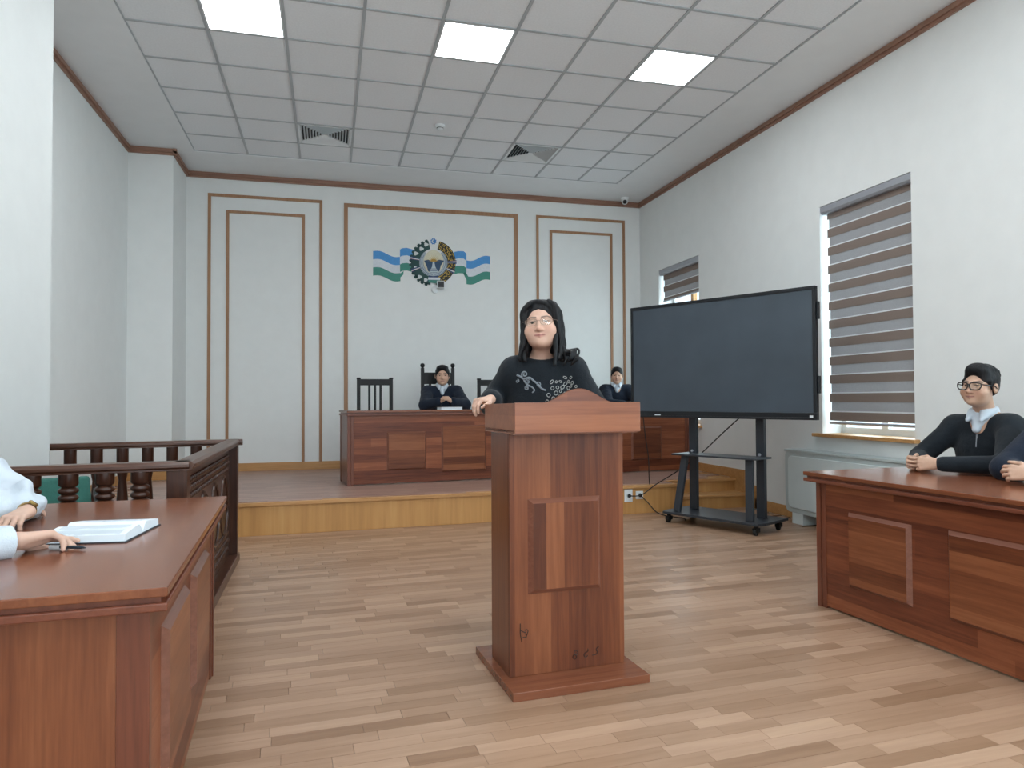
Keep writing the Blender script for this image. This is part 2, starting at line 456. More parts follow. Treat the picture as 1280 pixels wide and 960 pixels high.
# ceiling: plaster border round a lay-in grid of mineral tiles
cx = [-1.5365 + .6 * i for i in range(9)] + [3.8355]
ry = [8.881, 8.341] + [8.341 - .6 * i for i in range(1, 21)]
mb = MB()
mb.box((XN - .3, YF - .2, CE + .05), (XR + .3, YB + .2, CE + .15))
mb.box((XN - .02, ry[0], CE - .012), (XR + .02, YB + .02, CE + .05)); mb.box((XN - .02, YF - .02, CE - .012), (XR + .02, ry[-1], CE + .05))
mb.box((XN - .02, ry[-1], CE - .012), (cx[0], ry[0], CE + .05)); mb.box((cx[-1], ry[-1], CE - .012), (XR + .02, ry[0], CE + .05))
ceiling = struct('ceiling', mb, M['plaster'])
lights = {(c, r) for c in (1, 4, 7) for r in (5, 9, 13, 17)}  # only the first row is in view; the rest are added for room light
vents = {(2, 1), (6, 1)}
def tile_mesh(w, d):
    mb = MB(); mb.box((-w / 2, -d / 2, 0), (w / 2, d / 2, .012)); return mb.mesh('ceiling_tile', M['tile'])
tm = {}
for r in range(len(ry) - 1):
    for c in range(9):
        if (c, r) in lights or (c, r) in vents: continue
        w, d = round(cx[c + 1] - cx[c], 3), round(ry[r] - ry[r + 1], 3)
        if (w, d) not in tm: tm[(w, d)] = tile_mesh(w - .012, d - .012)
        o = bpy.data.objects.new('ceiling_tile', tm[(w, d)]); link(o); o.parent = ceiling
        o.location = ((cx[c] + cx[c + 1]) / 2, (ry[r] + ry[r + 1]) / 2, CE + .002 + rnd.random() * .0015)
mb = MB()
for x in cx: mb.box((x - .012, ry[-1], CE - .005), (x + .012, ry[0], CE + .02))
mb.build('grid_runner', M['grid'], ceiling)
mb = MB()
for y in ry: mb.box((cx[0], y - .012, CE - .004), (cx[-1], y + .012, CE + .019))
mb.build('grid_cross_bar', M['grid'], ceiling)

# brown cornice along the top of the walls, a stepped profile
def cornice(name, segs):
    mb = MB()
    for (x0, y0), (x1, y1), n in segs:
        for z0, z1, t in ((CE - .085, CE - .060, .022), (CE - .060, CE - .042, .040), (CE - .042, CE - .012, .030)):
            nx, ny = n
            xs = sorted((x0, x1)); ys_ = sorted((y0, y1))
            ax, bx, ay, by = xs[0], xs[1], ys_[0], ys_[1]
            if nx: ax, bx = (x0, x0 + nx * t)
            if ny: ay, by = (y0, y0 + ny * t)
            mb.box((ax, ay, z0), (bx, by, z1))
    return struct(name, mb, M['cornice'])
cornice('trim_1', [((XL, YF), (XL, YN0 + .04), (1, 0)), ((XN, YN0), (XL + .04, YN0), (0, 1)), ((XN, YN0), (XN, YN1), (1, 0)), ((XN, YN1), (XL + .04, YN1), (0, -1)), ((XL, YN1 - .04), (XL, YB), (1, 0))])
cornice('trim_2', [((XL, YB), (XR, YB), (0, -1))])
cornice('trim_3', [((XR, YF), (XR, YB), (-1, 0))])
# flat wooden frames applied to the back wall
def wall_frame(name, x0, x1, z1, w):
    o = BX((x0, YB - .014, z1 - w), (x1, YB, z1)).build(name, M['strip']); o['kind'] = 'structure'
    for a, b in ((x0, x0 + w), (x1 - w, x1)):
        BX((a, YB - .014, ZS + .1), (b, YB, z1 - w)).build('moulding_strip', M['strip'], o)
wall_frame('trim_4', -1.505, -.08, 3.89, .038); wall_frame('trim_5', -1.283, -.305, 3.683, .036)
wall_frame('trim_6', .201, 2.633, 3.872, .052)
wall_frame('trim_7', 2.91, 4.294, 3.879, .036); wall_frame('trim_8', 3.115, 4.092, 3.672, .036)

# stage, its step and planked top
SF = lambda x: 6.70 + .045 * (x - .27)
XS = 3.63
stage = struct('stage_platform', MB().prism([(XN, SF(XN)), (XS, SF(XS)), (XS, 7.14), (XR, 7.17), (XR, YB), (XL, YB), (XL, YN1), (XN, YN1)], 0, ZS - .006), M['honey_x'])
def facing(name, a, b, z0, z1, t, parent, m):
    return MB().prism([(a[0], a[1] - t), (b[0], b[1] - t), b, a], z0, z1).build(name, m, parent, .003)
facing('stage_riser', (XN + .02, SF(XN + .02)), (XS, SF(XS)), .0, ZS - .03, .012, stage, M['honey_x'])
facing('stage_nosing', (XN + .02, SF(XN + .02)), (XS + .012, SF(XS)), ZS - .03, ZS + .002, .03, stage, M['base'])
MB().prism([(XS, SF(XS) - .012), (XS + .012, SF(XS) - .012), (XS + .012, 7.13), (XS, 7.13)], 0, ZS).build('stage_side_board', M['honey_x'], stage)
step = MB().prism([(XS + .012, 6.87), (XR, 6.89), (XR, 7.17), (XS + .012, 7.14)], 0, .138).build('step', M['honey_x'], stage)
facing('step_nosing', (XS + .012, 6.87), (XR, 6.89), .125, .152, .02, step, M['base'])
MB().prism([(XS + .012, 6.87), (XR, 6.89), (XR, 7.15), (XS + .012, 7.125)], .138, .150).build('step_tread', M['base'], step)
facing('upper_step_nosing', (XS + .012, 7.14), (XR, 7.17), ZS - .03, ZS + .002, .025, stage, M['base'])
sr = []; v = 6.5
while v < YB:
    u = XN - rnd.random() * .4
    while u < XR:
        l = rnd.choice(LENS); x, y = u + l / 2, v + PW / 2
        lo = SF(x) + .05 if x < XS else 7.22
        if y - PW / 2 > lo - .01 and y + PW / 2 < YB and XN < u and u + l < XR and not (x - l / 2 < XL and y > YN1 - .05): sr.append((x, y, u, v, l, rnd.choice(TONES)))
        u += l
    v += PW
plank_stuff('stage_planks', sr, M['stageplank'], stage, ZS - .008, ZS + .001, rot=False)

def board(name, pts, n, z0, z1, t=.014):
    """skirting along wall pieces"""
    mb = MB()
    for (x0, y0), (x1, y1), nn in pts:
        if nn[0]: mb.box((x0, y0, z0), (x0 + nn[0] * t, y1, z1))
        else: mb.box((x0, y0, z0), (x1, y0 + nn[1] * t, z1))
    return struct(name, mb, M['base'], bevel=.002)
board('baseboard_back', [((XL, YB), (XR, YB), (0, -1))], 0, ZS, ZS + .105)
o = board('baseboard_left', [((XL, YF), (XL, YN0), (1, 0))], 0, 0, .1)
BX((XN, 6.7, ZS), (XN + .014, YN1, ZS + .1)).build('skirting_board', M['base'], o); BX((XN, YN1 - .014, ZS), (XL + .014, YN1, ZS + .1)).build('skirting_board', M['base'], o)
BX((XL, YN1, ZS), (XL + .014, YB, ZS + .1)).build('skirting_board', M['base'], o); BX((XN, YN0, 0), (XN + .014, 6.55, .1)).build('skirting_board', M['base'], o)
o = board('baseboard_right', [((XR, YF), (XR, 6.78), (-1, 0))], 0, 0, .11)
MB().prism([(6.72, .0), (6.98, .0), (6.98, .25), (6.72, .25)], XR - .014, XR, 'x').build('stair_skirting', M['base'], o)
MB().prism([(6.98, .15), (7.28, .15), (7.28, .40), (6.98, .40)], XR - .014, XR, 'x').build('stair_skirting', M['base'], o)
BX((XR - .014, 7.28, ZS), (XR, YB, ZS + .105)).build('skirting_board', M['base'], o)

# windows
for n, (a, b) in enumerate(reversed(WIN)):
    w = MB()
    w.box((4.76, a, WZ0 + .06), (4.81, a + .06, WZ1 - .06)); w.box((4.76, b - .06, WZ0 + .06), (4.81, b, WZ1 - .06)); w.box((4.76, a, WZ1 - .06), (4.81, b, WZ1)); w.box((4.76, a, WZ0), (4.81, b, WZ0 + .06))
    o = w.build('window_%d' % (n + 1), M['white']); o['kind'] = 'structure'
    BX((4.755, (a + b) / 2 - .035, WZ0 + .06), (4.812, (a + b) / 2 + .035, WZ1 - .06)).build('mullion', M['base'] if n == 0 else M['white'], o)
    for p, q in ((a + .06, (a + b) / 2 - .035), ((a + b) / 2 + .035, b - .06)):
        BX((4.782, p, WZ0 + .06), (4.788, q, WZ1 - .06)).build('pane', M['glass'], o)
    BX((XR - .055, a - .05, WZ0 - .03), (4.76, b + .09, WZ0 + .002)).build('window_sill', M['base'], o, .006)

# day-and-night roller blinds
def roller_blind(label, y0, y1, ztop, zbot, pitch, first):
    t = thing('roller_blind', label, 'blind', (4.60, (y0 + y1) / 2, ztop)); hw = (y1 - y0) / 2
    mb = MB().prism([(-.055, -.0), (-.055, -.055), (-.04, -.075), (.03, -.075), (.03, 0)], -hw, hw, 'y'); mb.build('cassette', M['steel'], t, .004)
    MB().box((-.05, -hw, -.006), (.03, hw, .0)).build('mounting_rail', M['grey_dark'], t)
    H = ztop - zbot; z = -.075; k = 0
    dk = pitch * .46
    while z > -H:
        d = first if k == 0 else dk
        e = max(z - d, -H)
        BX((.0, -hw + .008, e), (.0025, hw - .028, z)).build('brown_stripe', M['dark_stripe'], t)
        z = e
        if z <= -H + .01: break
        e = max(z - (pitch - dk), -H)
        BX((.006, -hw + .008, e - .004), (.0085, hw - .045, z + .004)).build('sheer_stripe', M['sheer'], t)
        BX((.003, -hw + .008, e), (.0055, hw - .045, e + .012)).build('seam', M['white'], t)
        z = e; k += 1
    MB().tube([(.003, -hw + .005, -H - .012), (.003, hw - .028, -H - .012)], .013, 10).build('bottom_rail', M['steel'], t)
    return t
roller_blind('tall brown and grey striped blind covering the whole window behind the right desk', 4.612, 5.685, 3.028, .985, .1735, .05)
roller_blind('short raised striped blind in the far window above the big screen', 7.955, 9.055, 3.028, 2.60, .165, .07)

# ceiling fittings
def ceiling_light(c, r, label):
    x, y = (cx[c] + cx[c + 1]) / 2, (ry[r] + ry[r + 1]) / 2
    t = thing('ceiling_light', label, 'ceiling light', (x, y, CE), 0, 'LED panels in the ceiling grid')
    mb = MB(); a, b = .288, .276
    for s in (-1, 1):
        mb.box((s * b, -a, -.006), (s * a, a, .02)); mb.box((-a, s * b, -.006), (a, s * a, .02))
    mb.build('frame', M['white'], t); BX((-b, -b, -.003), (b, b, .012)).build('diffuser', M['led'], t)
LL = {(1, 5): 'square LED ceiling panel nearest the left wall, cut off by the top of the picture', (4, 5): 'square LED ceiling panel in the middle of the lit row', (7, 5): 'square LED ceiling panel nearest the right wall, lit white'}
for c, r in sorted(lights):
    ceiling_light(c, r, LL.get((c, r), 'unseen square LED ceiling panel added for room light above or behind the viewer, %s panel of the %s row' % ({1: 'left', 4: 'middle', 7: 'right'}[c], {9: 'second', 13: 'third', 17: 'last'}.get(r, ''))))
def air_vent(c, r, label):
    x, y = (cx[c] + cx[c + 1]) / 2, (ry[r] + ry[r + 1]) / 2
    t = thing('air_vent', label, 'vent', (x, y, CE), 0, 'square louvred ceiling diffusers')
    BX((-.285, -.285, .03), (.285, .285, .045)).build('duct_plate', M['grey_dark'], t)
    mb = MB(); a, b = .288, .262
    for s in (-1, 1):
        mb.box((s * b, -a, -.004), (s * a, a, .014)); mb.box((-a, s * b, -.004), (a, s * a, .014))
    mb.build('frame', M['white'], t)
    for k in range(8):
        o_, i_ = .26 - k * .031, .26 - k * .031 - .014
        z0, z1 = -.003, .020
        vs = [(-o_, -o_, z0), (o_, -o_, z0), (o_, o_, z0), (-o_, o_, z0), (-i_, -i_, z1), (i_, -i_, z1), (i_, i_, z1), (-i_, i_, z1)]
        vs += [(q[0] * 1.0, q[1] * 1.0, q[2] + .003) for q in vs]
        fs = []
        for i in range(4):
            j = (i + 1) % 4
            fs += [(i, j, 4 + j, 4 + i), (8 + i, 12 + i, 12 + j, 8 + j), (i, 8 + i, 8 + j, j), (4 + i, 4 + j, 12 + j, 12 + i)]
        MB().addm(vs, fs).build('louvre', M['white'], t)
air_vent(2, 1, 'square louvred air vent in the ceiling above the left wall frame')
air_vent(6, 1, 'square louvred air vent in the ceiling toward the right wall')
t = thing('smoke_detector', 'small round white smoke detector on a ceiling tile between the vents', 'smoke detector', (1.163, 7.444, CE))
MB().lathe([(.055, .002), (.055, -.012), (.048, -.02)], seg=24).build('base', M['white'], t)
MB().lathe([(.036, -.02), (.034, -.04), (.018, -.052), (.001, -.054)], seg=24).build('sensor_head', M['white'], t)
MB().lathe([(.037, -.026), (.0375, -.033)], seg=24).build('slot', M['grey_dark'], t)
t = thing('dome_camera', 'small white dome camera in the far right ceiling corner', 'camera', (4.20, 9.44, CE - .012))
MB().lathe([(.06, 0), (.06, -.03), (.05, -.04)], seg=22).build('base', M['white'], t)
MB().sphere((0, 0, -.055), .048, 18).build('ball', M['white'], t)
MB().sphere((-.012, -.028, -.068), .030, 16).build('lens', M['bezel'], t)
# ------------------------------------------------------------------ emblem on the back wall (flat painted relief, layered a few millimetres)
S_ = .0112
ORX, ORZ = 1.416, 3.123
emb = thing('wall_emblem', 'round state emblem with blue, white and green flag ribbons on the back wall', 'emblem', (ORX, YB, ORZ))
def E_(px, py):            # drawing units (pixel-sized) to metres on the wall, relative to the emblem centre
    return ((px - 542) * S_, -((py - 328) - .047 * (px - 542)) * S_)
def flat(name, polys, m, layer, parent=emb, kind=None):
    mb = MB()
    for p in polys:
        mb.prism([E_(*q) for q in p], -.0008 - layer * .0022, -.0008 - (layer + 1) * .0022 - .0004, 'y')
    return mb.build(name, M[m], parent, kind=kind)
def strip(tops, off0, off1):
    """band between a wavy line shifted by off0 and by off1"""
    return [(x, y + off0) for x, y in tops] + [(x, y + off1) for x, y in reversed(tops)]
def wave(x0, y0, x1, y1, amp, n=12):
    return [(x0 + (x1 - x0) * i / n, y0 + (y1 - y0) * i / n + amp * math.sin(2 * PI * i / n)) for i in range(n + 1)]
def ribbon(name, line, hh, layer):
    o = flat(name, [strip(line, 0, hh)], 'blue', layer)
    flat('white_stripe', [strip(line, hh, hh * 2)], 'flag_white', layer, o); flat('green_stripe', [strip(line, hh * 2, hh * 3)], 'flag_green', layer, o)
ribbon('flag_ribbon', wave(468, 314, 501, 321, -1.8), 10, 0)
ribbon('flag_fold', [(500.5, 312), (503, 310.5), (509, 310), (516, 312), (522, 314)], 9.3, 1)
flat('ribbon_under_fold', [[(494, 348), (501.2, 341.5), (505, 338.5), (504.5, 343), (500, 347.5)]], 'flag_green', 1)
ribbon('flag_ribbon', wave(583.5, 325.5, 614, 320.5, 1.8), 10, 0)
ribbon('flag_fold', [(568, 315), (573, 313.8), (580, 314), (583.5, 317)], 9.3, 1)
flat('ribbon_under_fold', [[(579.5, 342), (583, 341), (588, 350), (589, 353), (583, 349.5)]], 'flag_green', 1)
EC = (541.8, 328.5)
def arc(r0, r1, a0, a1, n=18, sq=1.0):
    f = lambda r, a: (EC[0] + r * math.cos(R_(a)), EC[1] - r * sq * math.sin(R_(a)))
    return [f(r0, a0 + (a1 - a0) * i / n) for i in range(n + 1)] + [f(r1, a1 + (a0 - a1) * i / n) for i in range(n + 1)]
lw = flat('cotton_wreath', [arc(17.5, 28, 103, 262)], 'wreath', 2)
for a in range(108, 262, 11):
    r = 28.4; c = (EC[0] + r * math.cos(R_(a)), EC[1] - r * math.sin(R_(a)))
    flat('leaf', [[(c[0] + 2.1 * math.cos(R_(a + q)), c[1] - 2.1 * math.sin(R_(a + q))) for q in (0, 60, 120, 180, 240, 300)]], 'wreath', 2, lw)
for a, r in ((112, 24.5), (131, 23), (152, 24.5), (197, 23), (226, 24.5), (246, 23.5)):
    c = (EC[0] + r * math.cos(R_(a)), EC[1] - r * math.sin(R_(a)))
    flat('cotton_boll', [[(c[0] + 2.7 * math.cos(R_(q)) * (1 + .2 * math.cos(R_(q * 3))), c[1] - 2.3 * math.sin(R_(q)) * (1 + .2 * math.cos(R_(q * 3)))) for q in range(0, 360, 24)]], 'cotton', 3, lw)
rw = flat('wheat_wreath', [arc(17.5, 28, -84, 74)], 'wheat_d', 2)
grains = []
rg = random.Random(4)
for a in range(-80, 74, 5):
    for r in (19.3, 21.6, 23.9, 26.3):
        if rg.random() < .12: continue
        aa = R_(a + rg.uniform(-2.5, 2.5)); r += rg.uniform(-.6, .6); c = (EC[0] + r * math.cos(aa), EC[1] - r * math.sin(aa)); th = aa + R_(rg.uniform(35, 80))
        ux, uy = math.cos(th), -math.sin(th)
        grains.append([(c[0] + ux * 1.25, c[1] + uy * 1.25), (c[0] - uy * .62, c[1] + ux * .62), (c[0] - ux * 1.25, c[1] - uy * 1.25), (c[0] + uy * .62, c[1] - ux * .62)])
flat('wheat_grains', grains, 'wheat', 3, rw, kind='stuff')
for a0, m1, sgn in ((168, 'navyb', -1), (200, 'navyb', -1), (2, 'navyb', 1), (-24, 'navyb', 1)):
    o = flat('binding_ribbon', [arc(18, 29, a0 - 5, a0 + 4, 4)], m1, 4)
    flat('white_edge', [arc(18, 29, a0 - 1.5, a0 + 1.2, 4)], 'cotton', 5, o); flat('red_edge', [arc(18, 29, a0 + 1.2, a0 + 1.9, 4)], 'red', 5, o)
wing = flat('bird_wings', [arc(10, 17.6, 128, 412, 40, 1.0)], 'silver', 3)
for r in (12.4, 14.6, 16.6): flat('feather_line', [arc(r, r + .5, 140, 400, 36)], 'silver_d', 4, wing)
flat('sky_disc', [[(EC[0] + 12.6 * math.cos(R_(a)), EC[1] - 1 - 14.5 * math.sin(R_(a))) for a in range(0, 360, 12)]], 'cream', 5)
flat('sun_rays', [[(EC[0] + (2.2 if k % 2 else 9) * math.cos(R_(k * 9)), EC[1] - 1.5 - (2.2 if k % 2 else 9) * math.sin(R_(k * 9))) for k in range(0, 21)]], 'wheat', 6)
flat('sun', [[(EC[0] + 4 * math.cos(R_(a)), EC[1] - 1.2 - 3.4 * math.sin(R_(a))) for a in range(0, 181, 15)]], 'sun', 7)
flat('mountains', [[(530, 326), (535, 325), (540, 327), (541.5, 329), (544, 327), (549, 325), (555, 326), (551, 332), (549, 339), (541.5, 343), (535, 339), (533, 332)]], 'mount', 6)
flat('river', [[(540.7, 328), (542.8, 328), (544, 334), (547.5, 340), (541.8, 344), (536.5, 340), (539.8, 334)]], 'river', 7)
for k in range(3): flat('river_line', [[(538 - k * .2, 336 + k * 2.4), (546 + k * .2, 336 + k * 2.4), (546 + k * .2, 336.7 + k * 2.4), (538 - k * .2, 336.7 + k * 2.4)]], 'silver_d', 8)
o = flat('bottom_ribbon', [arc(17, 24, 251, 289, 8)], 'navyb', 5)
flat('white_stripe', [[(535, 346.8), (550, 347.2), (550, 350.2), (535, 349.8)]], 'flag_white', 6, o); flat('green_stripe', [[(535, 350), (550, 350.4), (549, 353.2), (543, 354.3), (536, 353)]], 'flag_green', 6, o)
st = flat('star_disc', [[(541.8 + (4.1 if k % 2 else 3.2) * math.cos(R_(k * 22.5)), 301.8 + (4.1 if k % 2 else 3.2) * math.sin(R_(k * 22.5))) for k in range(16)]], 'star', 3)
flat('crescent', [[(541.8 + 2.3 * math.cos(R_(a)), 301.8 + 2.3 * math.sin(R_(a))) for a in range(60, 301, 20)] + [(542.6 + 1.5 * math.cos(R_(a)), 301.8 + 1.8 * math.sin(R_(a))) for a in range(280, 79, -20)]], 'cotton', 4, st)

t = thing('wall_camera', 'small black faced camera on a white mount under the wall emblem', 'camera', (1.50, YB, 2.80))
MB().lathe([(.05, 0), (.045, .03), (.03, .04)], M=Matrix.Rotation(R_(90), 3, 'X'), c=(-.07, 0, -.06)).build('mount', M['white'], t)
MB().tube([(-.06, -.03, -.055), (0, -.06, -.01)], .014).build('arm', M['white'], t)
MB().box((-.052, -.12, -.052), (.052, -.05, .052)).build('housing', M['white'], t, .008)
MB().box((-.043, -.126, -.043), (.043, -.119, .043)).build('face', M['bezel'], t, .004)
MB().lathe([(.02, 0), (.022, .006), (.012, .008)], M=Matrix.Rotation(R_(90), 3, 'X'), c=(0, -.126, 0)).build('lens', M['grey_dark'], t)

# ------------------------------------------------------------------ courtroom desks (front face on local y=0, facing -y)
def desk(name, label, cat, loc, rz, L, D, H, panels, over=.055, ox=None):
    ox = over if ox is None else ox
    t = thing(name, label, cat, loc, rz); h = L / 2
    MB().box((-h - ox, -over, H - .022), (h + ox, D + .02, H)).build('worktop', M['cherry_top'], t, .003)
    MB().box((-h - ox + .016, -over + .016, H - .036), (h + ox - .016, D + .008, H - .022)).build('recess_strip', M['cherry_edge'], t)
    MB().box((-h - ox, -over, H - .056), (h + ox, D + .02, H - .036)).build('lower_moulding', M['cherry_edge'], t, .004)
    MB().box((-h + .02, 0, .012), (h - .02, .018, H - .056)).build('front_board', M['cherry_x'], t)
    for s in (-1, 1):
        MB().box((s * h, -.012, 0), (s * (h - .032), .06, H - .056)).build('corner_post', M['cherry_post'], t, .002)
        MB().box((s * (h - .036), -.006, 0), (s * (h - .066), .03, H - .056)).build('corner_strip', M['cherry_post'], t, .002)
        MB().box((s * (h - .004), .06, .012), (s * (h - .022), D - .04, H - .056)).build('end_board', M['cherry_z'], t)
        MB().box((s * h, D - .1, 0), (s * (h - .03), D - .02, H - .056)).build('rear_post', M['cherry_post'], t, .002)
    for x0, x1, z0, z1 in panels:
        MB().frustum(x0, z0, x1, z1, 0.002, -.020, .02).build('raised_panel', [M['cherry_panel'], M['bevel']], t)
    MB().box((-h + .03, D * .55, H - .30), (h - .03, D * .55 + .016, H - .056)).build('modesty_board', M['cherry_x'], t)
    return t
desk('wooden_desk', 'reddish wooden desk on the right with two men resting hands on it', 'desk', (2.812, 2.745, 0), R_(-87), 1.56, .80, .775,
     [(-.545, -.13, .165, .575), (.07, .55, .165, .585)])
desk('wooden_desk', 'reddish wooden desk on the left with an open book on it', 'desk', (-.462, 2.60, 0), R_(93), 1.52, .72, .775,
     [(-.53, -.08, .20, .605), (.06, .50, .20, .605)], over=.058)
bench = desk('judges_bench', 'long wooden bench on the stage behind the speaker', 'bench', (  .193 + 2.16 * math.cos(R_(6.5)), 7.643 + 2.16 * math.sin(R_(6.5)), ZS), R_(6.5), 4.32, .60, .80,
     [(-1.74, -1.30, .15, .57), (-1.13, -.60, .11, .63), (-.42, .42, .11, .63), (.60, 1.13, .11, .63), (1.30, 1.74, .15, .57)], over=.03, ox=.006)

# ------------------------------------------------------------------ lectern
LT = thing('lectern', 'wooden lectern with arched front top in the middle of the floor', 'lectern', (1.0, 3.02, 0), R_(3.6))
MB().box((-.306, -.282, 0), (.306, .282, .036)).build('base_board', M['cherry_top'], LT, .002)
MB().box((-.268, -.125, .036), (.268, -.107, 1.07)).build('front_board', M['cherry_face'], LT, .0015)
for s in (-1, 1):
    MB().box((s * .268, -.107, .036), (s * .25, .14, 1.07)).build('side_board', M['cherry_z'], LT, .0015)
MB().box((-.25, -.107, .45), (.25, .14, .468)).build('shelf', M['cherry_top'], LT)
MB().box((-.283, -.24, 1.062), (.283, .19, 1.08)).build('head_floor', M['cherry_top'], LT)
for s in (-1, 1):
    MB().prism([(-.24, 1.07), (.19, 1.066), (.19, 1.186), (-.24, 1.192)], s * .283, s * .265, 'x').build('head_side', M['lect_head'], LT, .0015)
MB().box((-.265, .172, 1.08), (.265, .19, 1.12)).build('head_back', M['lect_head'], LT)
MB().addm([(-.262, -.238, 1.165), (.262, -.238, 1.165), (.262, .17, 1.10), (-.262, .17, 1.10), (-.262, -.238, 1.153), (.262, -.238, 1.153), (.262, .17, 1.088), (-.262, .17, 1.088)],
          [(0, 1, 2, 3), (7, 6, 5, 4), (0, 4, 5, 1), (1, 5, 6, 2), (2, 6, 7, 3), (3, 7, 4, 0)]).build('reading_slope', M['cherry_top'], LT)
top = []
for i in range(33):
    q = i / 32; x = .155 - .31 * q
    top.append((x, 1.193 + .058 * (.5 - .5 * math.cos(2 * PI * q)) ** .8))
crest = [(-.285, 1.068), (.285, 1.068), (.285, 1.193)] + top + [(-.285, 1.193)]
MB().prism(crest, -.258, -.240, 'y').build('crest_board', M['lect_head'], LT, .0012)
# pale edge band on the crest
mb = MB(); pts = [(.283, 1.1935)] + top + [(-.283, 1.1935)]
for (x0, z0), (x1, z1) in zip(pts, pts[1:]):
    mb.addm([(x0, -.2585, z0), (x1, -.2585, z1), (x1, -.2395, z1), (x0, -.2395, z0), (x0, -.2585, z0 + .0012), (x1, -.2585, z1 + .0012), (x1, -.2395, z1 + .0012), (x0, -.2395, z0 + .0012)], [(4, 5, 6, 7), (0, 1, 5, 4), (2, 3, 7, 6), (1, 2, 6, 5), (3, 0, 4, 7), (3, 2, 1, 0)])
mb.build('edge_band', M['cherry_top'], LT)
MB().frustum(-.186, .378, .152, .782, -.1248, -.145, .019).build('raised_panel', [M['cherry_face'], M['bevel']], LT)
def ink(paths, c, s, rot=0):
    mb = MB()
    for p in paths:
        P = [(c[0] + s * (x * math.cos(rot) - y * math.sin(rot)), -.1262, c[1] + s * (x * math.sin(rot) + y * math.cos(rot))) for x, y in p]
        mb.tube(P, .0019, 5)
    mb.build('handwritten_mark', M['mark'], LT)
loop = lambda cx_, cy_, rx, ry_, a0, a1, n=14: [(cx_ + rx * math.cos(R_(a0 + (a1 - a0) * i / n)), cy_ + ry_ * math.sin(R_(a0 + (a1 - a0) * i / n))) for i in range(n + 1)]
ink([loop(.0, .45, .45, .5, -90, 270), loop(-.3, -.5, .45, .5, 100, 460)], (.033, .098), .019)
ink([[(.35, 1.0), (.55, .75), (.35, .35), (-.1, .15)] + loop(-.1, -.35, .45, .5, 100, 350)], (.082, .098), .019)
ink([[(.9, 1.1), (.5, .95), (.2, .6), (.25, .2), (.55, -.05), (.4, -.5), (.0, -.75), (-.9, -.75)], [(.25, .2), (.75, -.02)]], (.126, .100), .018)
ink([[(-.65, 1.5), (-.65, .0), (-.55, -.9), (-.35, -1.8)], [(-.65, .35), (-.1, .0), (.35, -.15)], loop(.5, .0, .3, .35, 150, -60, 8), [(-.2, -.95), (.5, -1.0), (.5, -.55)], [(.3, -.4), (.8, -.5)]], (-.206, .222), .024)

# ------------------------------------------------------------------ display on its rolling stand
SR = R_(-63)
st = thing('rolling_stand', 'charcoal metal rolling stand with shelf and castors under the big screen', 'stand', (3.605, 5.93, 0), SR)
MB().prism([(-.50, -.25), (.50, -.25), (.53, -.16), (.53, .25), (-.53, .25), (-.53, -.16)], .088, .112).build('base_plate', M['metal'], st, .004)
for x, y in ((-.46, -.20), (.46, -.20), (.46, .20), (-.46, .20)):
    mb = MB(); mb.lathe([(.02, .088), (.02, .06), (.012, .055)], c=(x, y, 0), seg=12); mb.box((x - .022, y - .03, .03), (x - .016, y + .03, .066)); mb.box((x + .016, y - .03, .03), (x + .022, y + .03, .066)); mb.box((x - .022, y - .03, .06), (x + .022, y + .03, .066))
    w = mb.build('castor', M['rubber'], st)
    MB().lathe([(.018, -.014), (.03, -.012), (.031, 0), (.03, .012), (.018, .014)], M=Matrix.Rotation(R_(90), 3, 'Y'), c=(x, y - .008, .031), seg=16).build('wheel', M['rubber'], w)
for s in (-1, 1):
    MB().box((s * .36 - .04, .06, .112), (s * .36 + .04, .11, 1.75)).build('post', M['metal'], st, .004)
    MB().beam((s * .385, -.17, .112), (s * .34, -.09, .655), .035, .07, (1, 0, 0)).build('brace', M['metal'], st, .003)
MB().box((-.45, -.17, .655), (.45, .11, .672)).build('shelf', M['metal'], st, .004)
for s in (-1, 1):
    MB().lathe([(.014, 0), (.014, .012)], M=Matrix.Rotation(R_(90), 3, 'X'), c=(s * .36, .06, .69), seg=10).build('bolt', M['steel'], st)
MB().box((-.42, .03, 1.45), (.42, .06, 1.51)).build('mount_bar', M['metal'], st); MB().box((-.42, .03, 1.68), (.42, .06, 1.74)).build('mount_bar', M['metal'], st)
tv = thing('display_screen', 'big dark switched-off flat screen on the rolling stand', 'screen', (3.533, 5.914, 1.02), R_(-62.4))
W2, TH = .975, 1.138
mb = MB()
mb.box((-W2, -.02, 0), (W2, .03, .062)); mb.box((-W2, -.02, TH - .03), (W2, .03, TH)); mb.box((-W2, -.02, .062), (-W2 + .028, .03, TH - .03)); mb.box((W2 - .028, -.02, .062), (W2, .03, TH - .03))
mb.build('bezel', M['bezel'], tv, .003)
MB().box((-W2 + .02, -.012, .055), (W2 - .02, .0, TH - .022)).build('screen_glass', M['screen'], tv)
MB().box((-W2 + .03, 0, .05), (W2 - .03, .055, TH - .05)).build('back_cover', M['bezel'], tv, .01)
for z in (.93, .30): MB().box((W2, -.002, z - .075), (W2 + .018, .035, z + .075)).build('side_grip', M['bezel'], tv, .006)
MB().box((-W2 + .30, -.0215, .014), (-W2 + .37, -.0195, .032)).build('white_badge', M['white'], tv)
MB().box((W2 - .06, -.0215, .008), (W2 - .03, -.0195, .04)).build('white_badge', M['white'], tv)
MB().box((-W2 + .02, -.026, .0), (W2 - .02, -.018, .02)).build('lower_lip', M['bezel'], tv, .003)

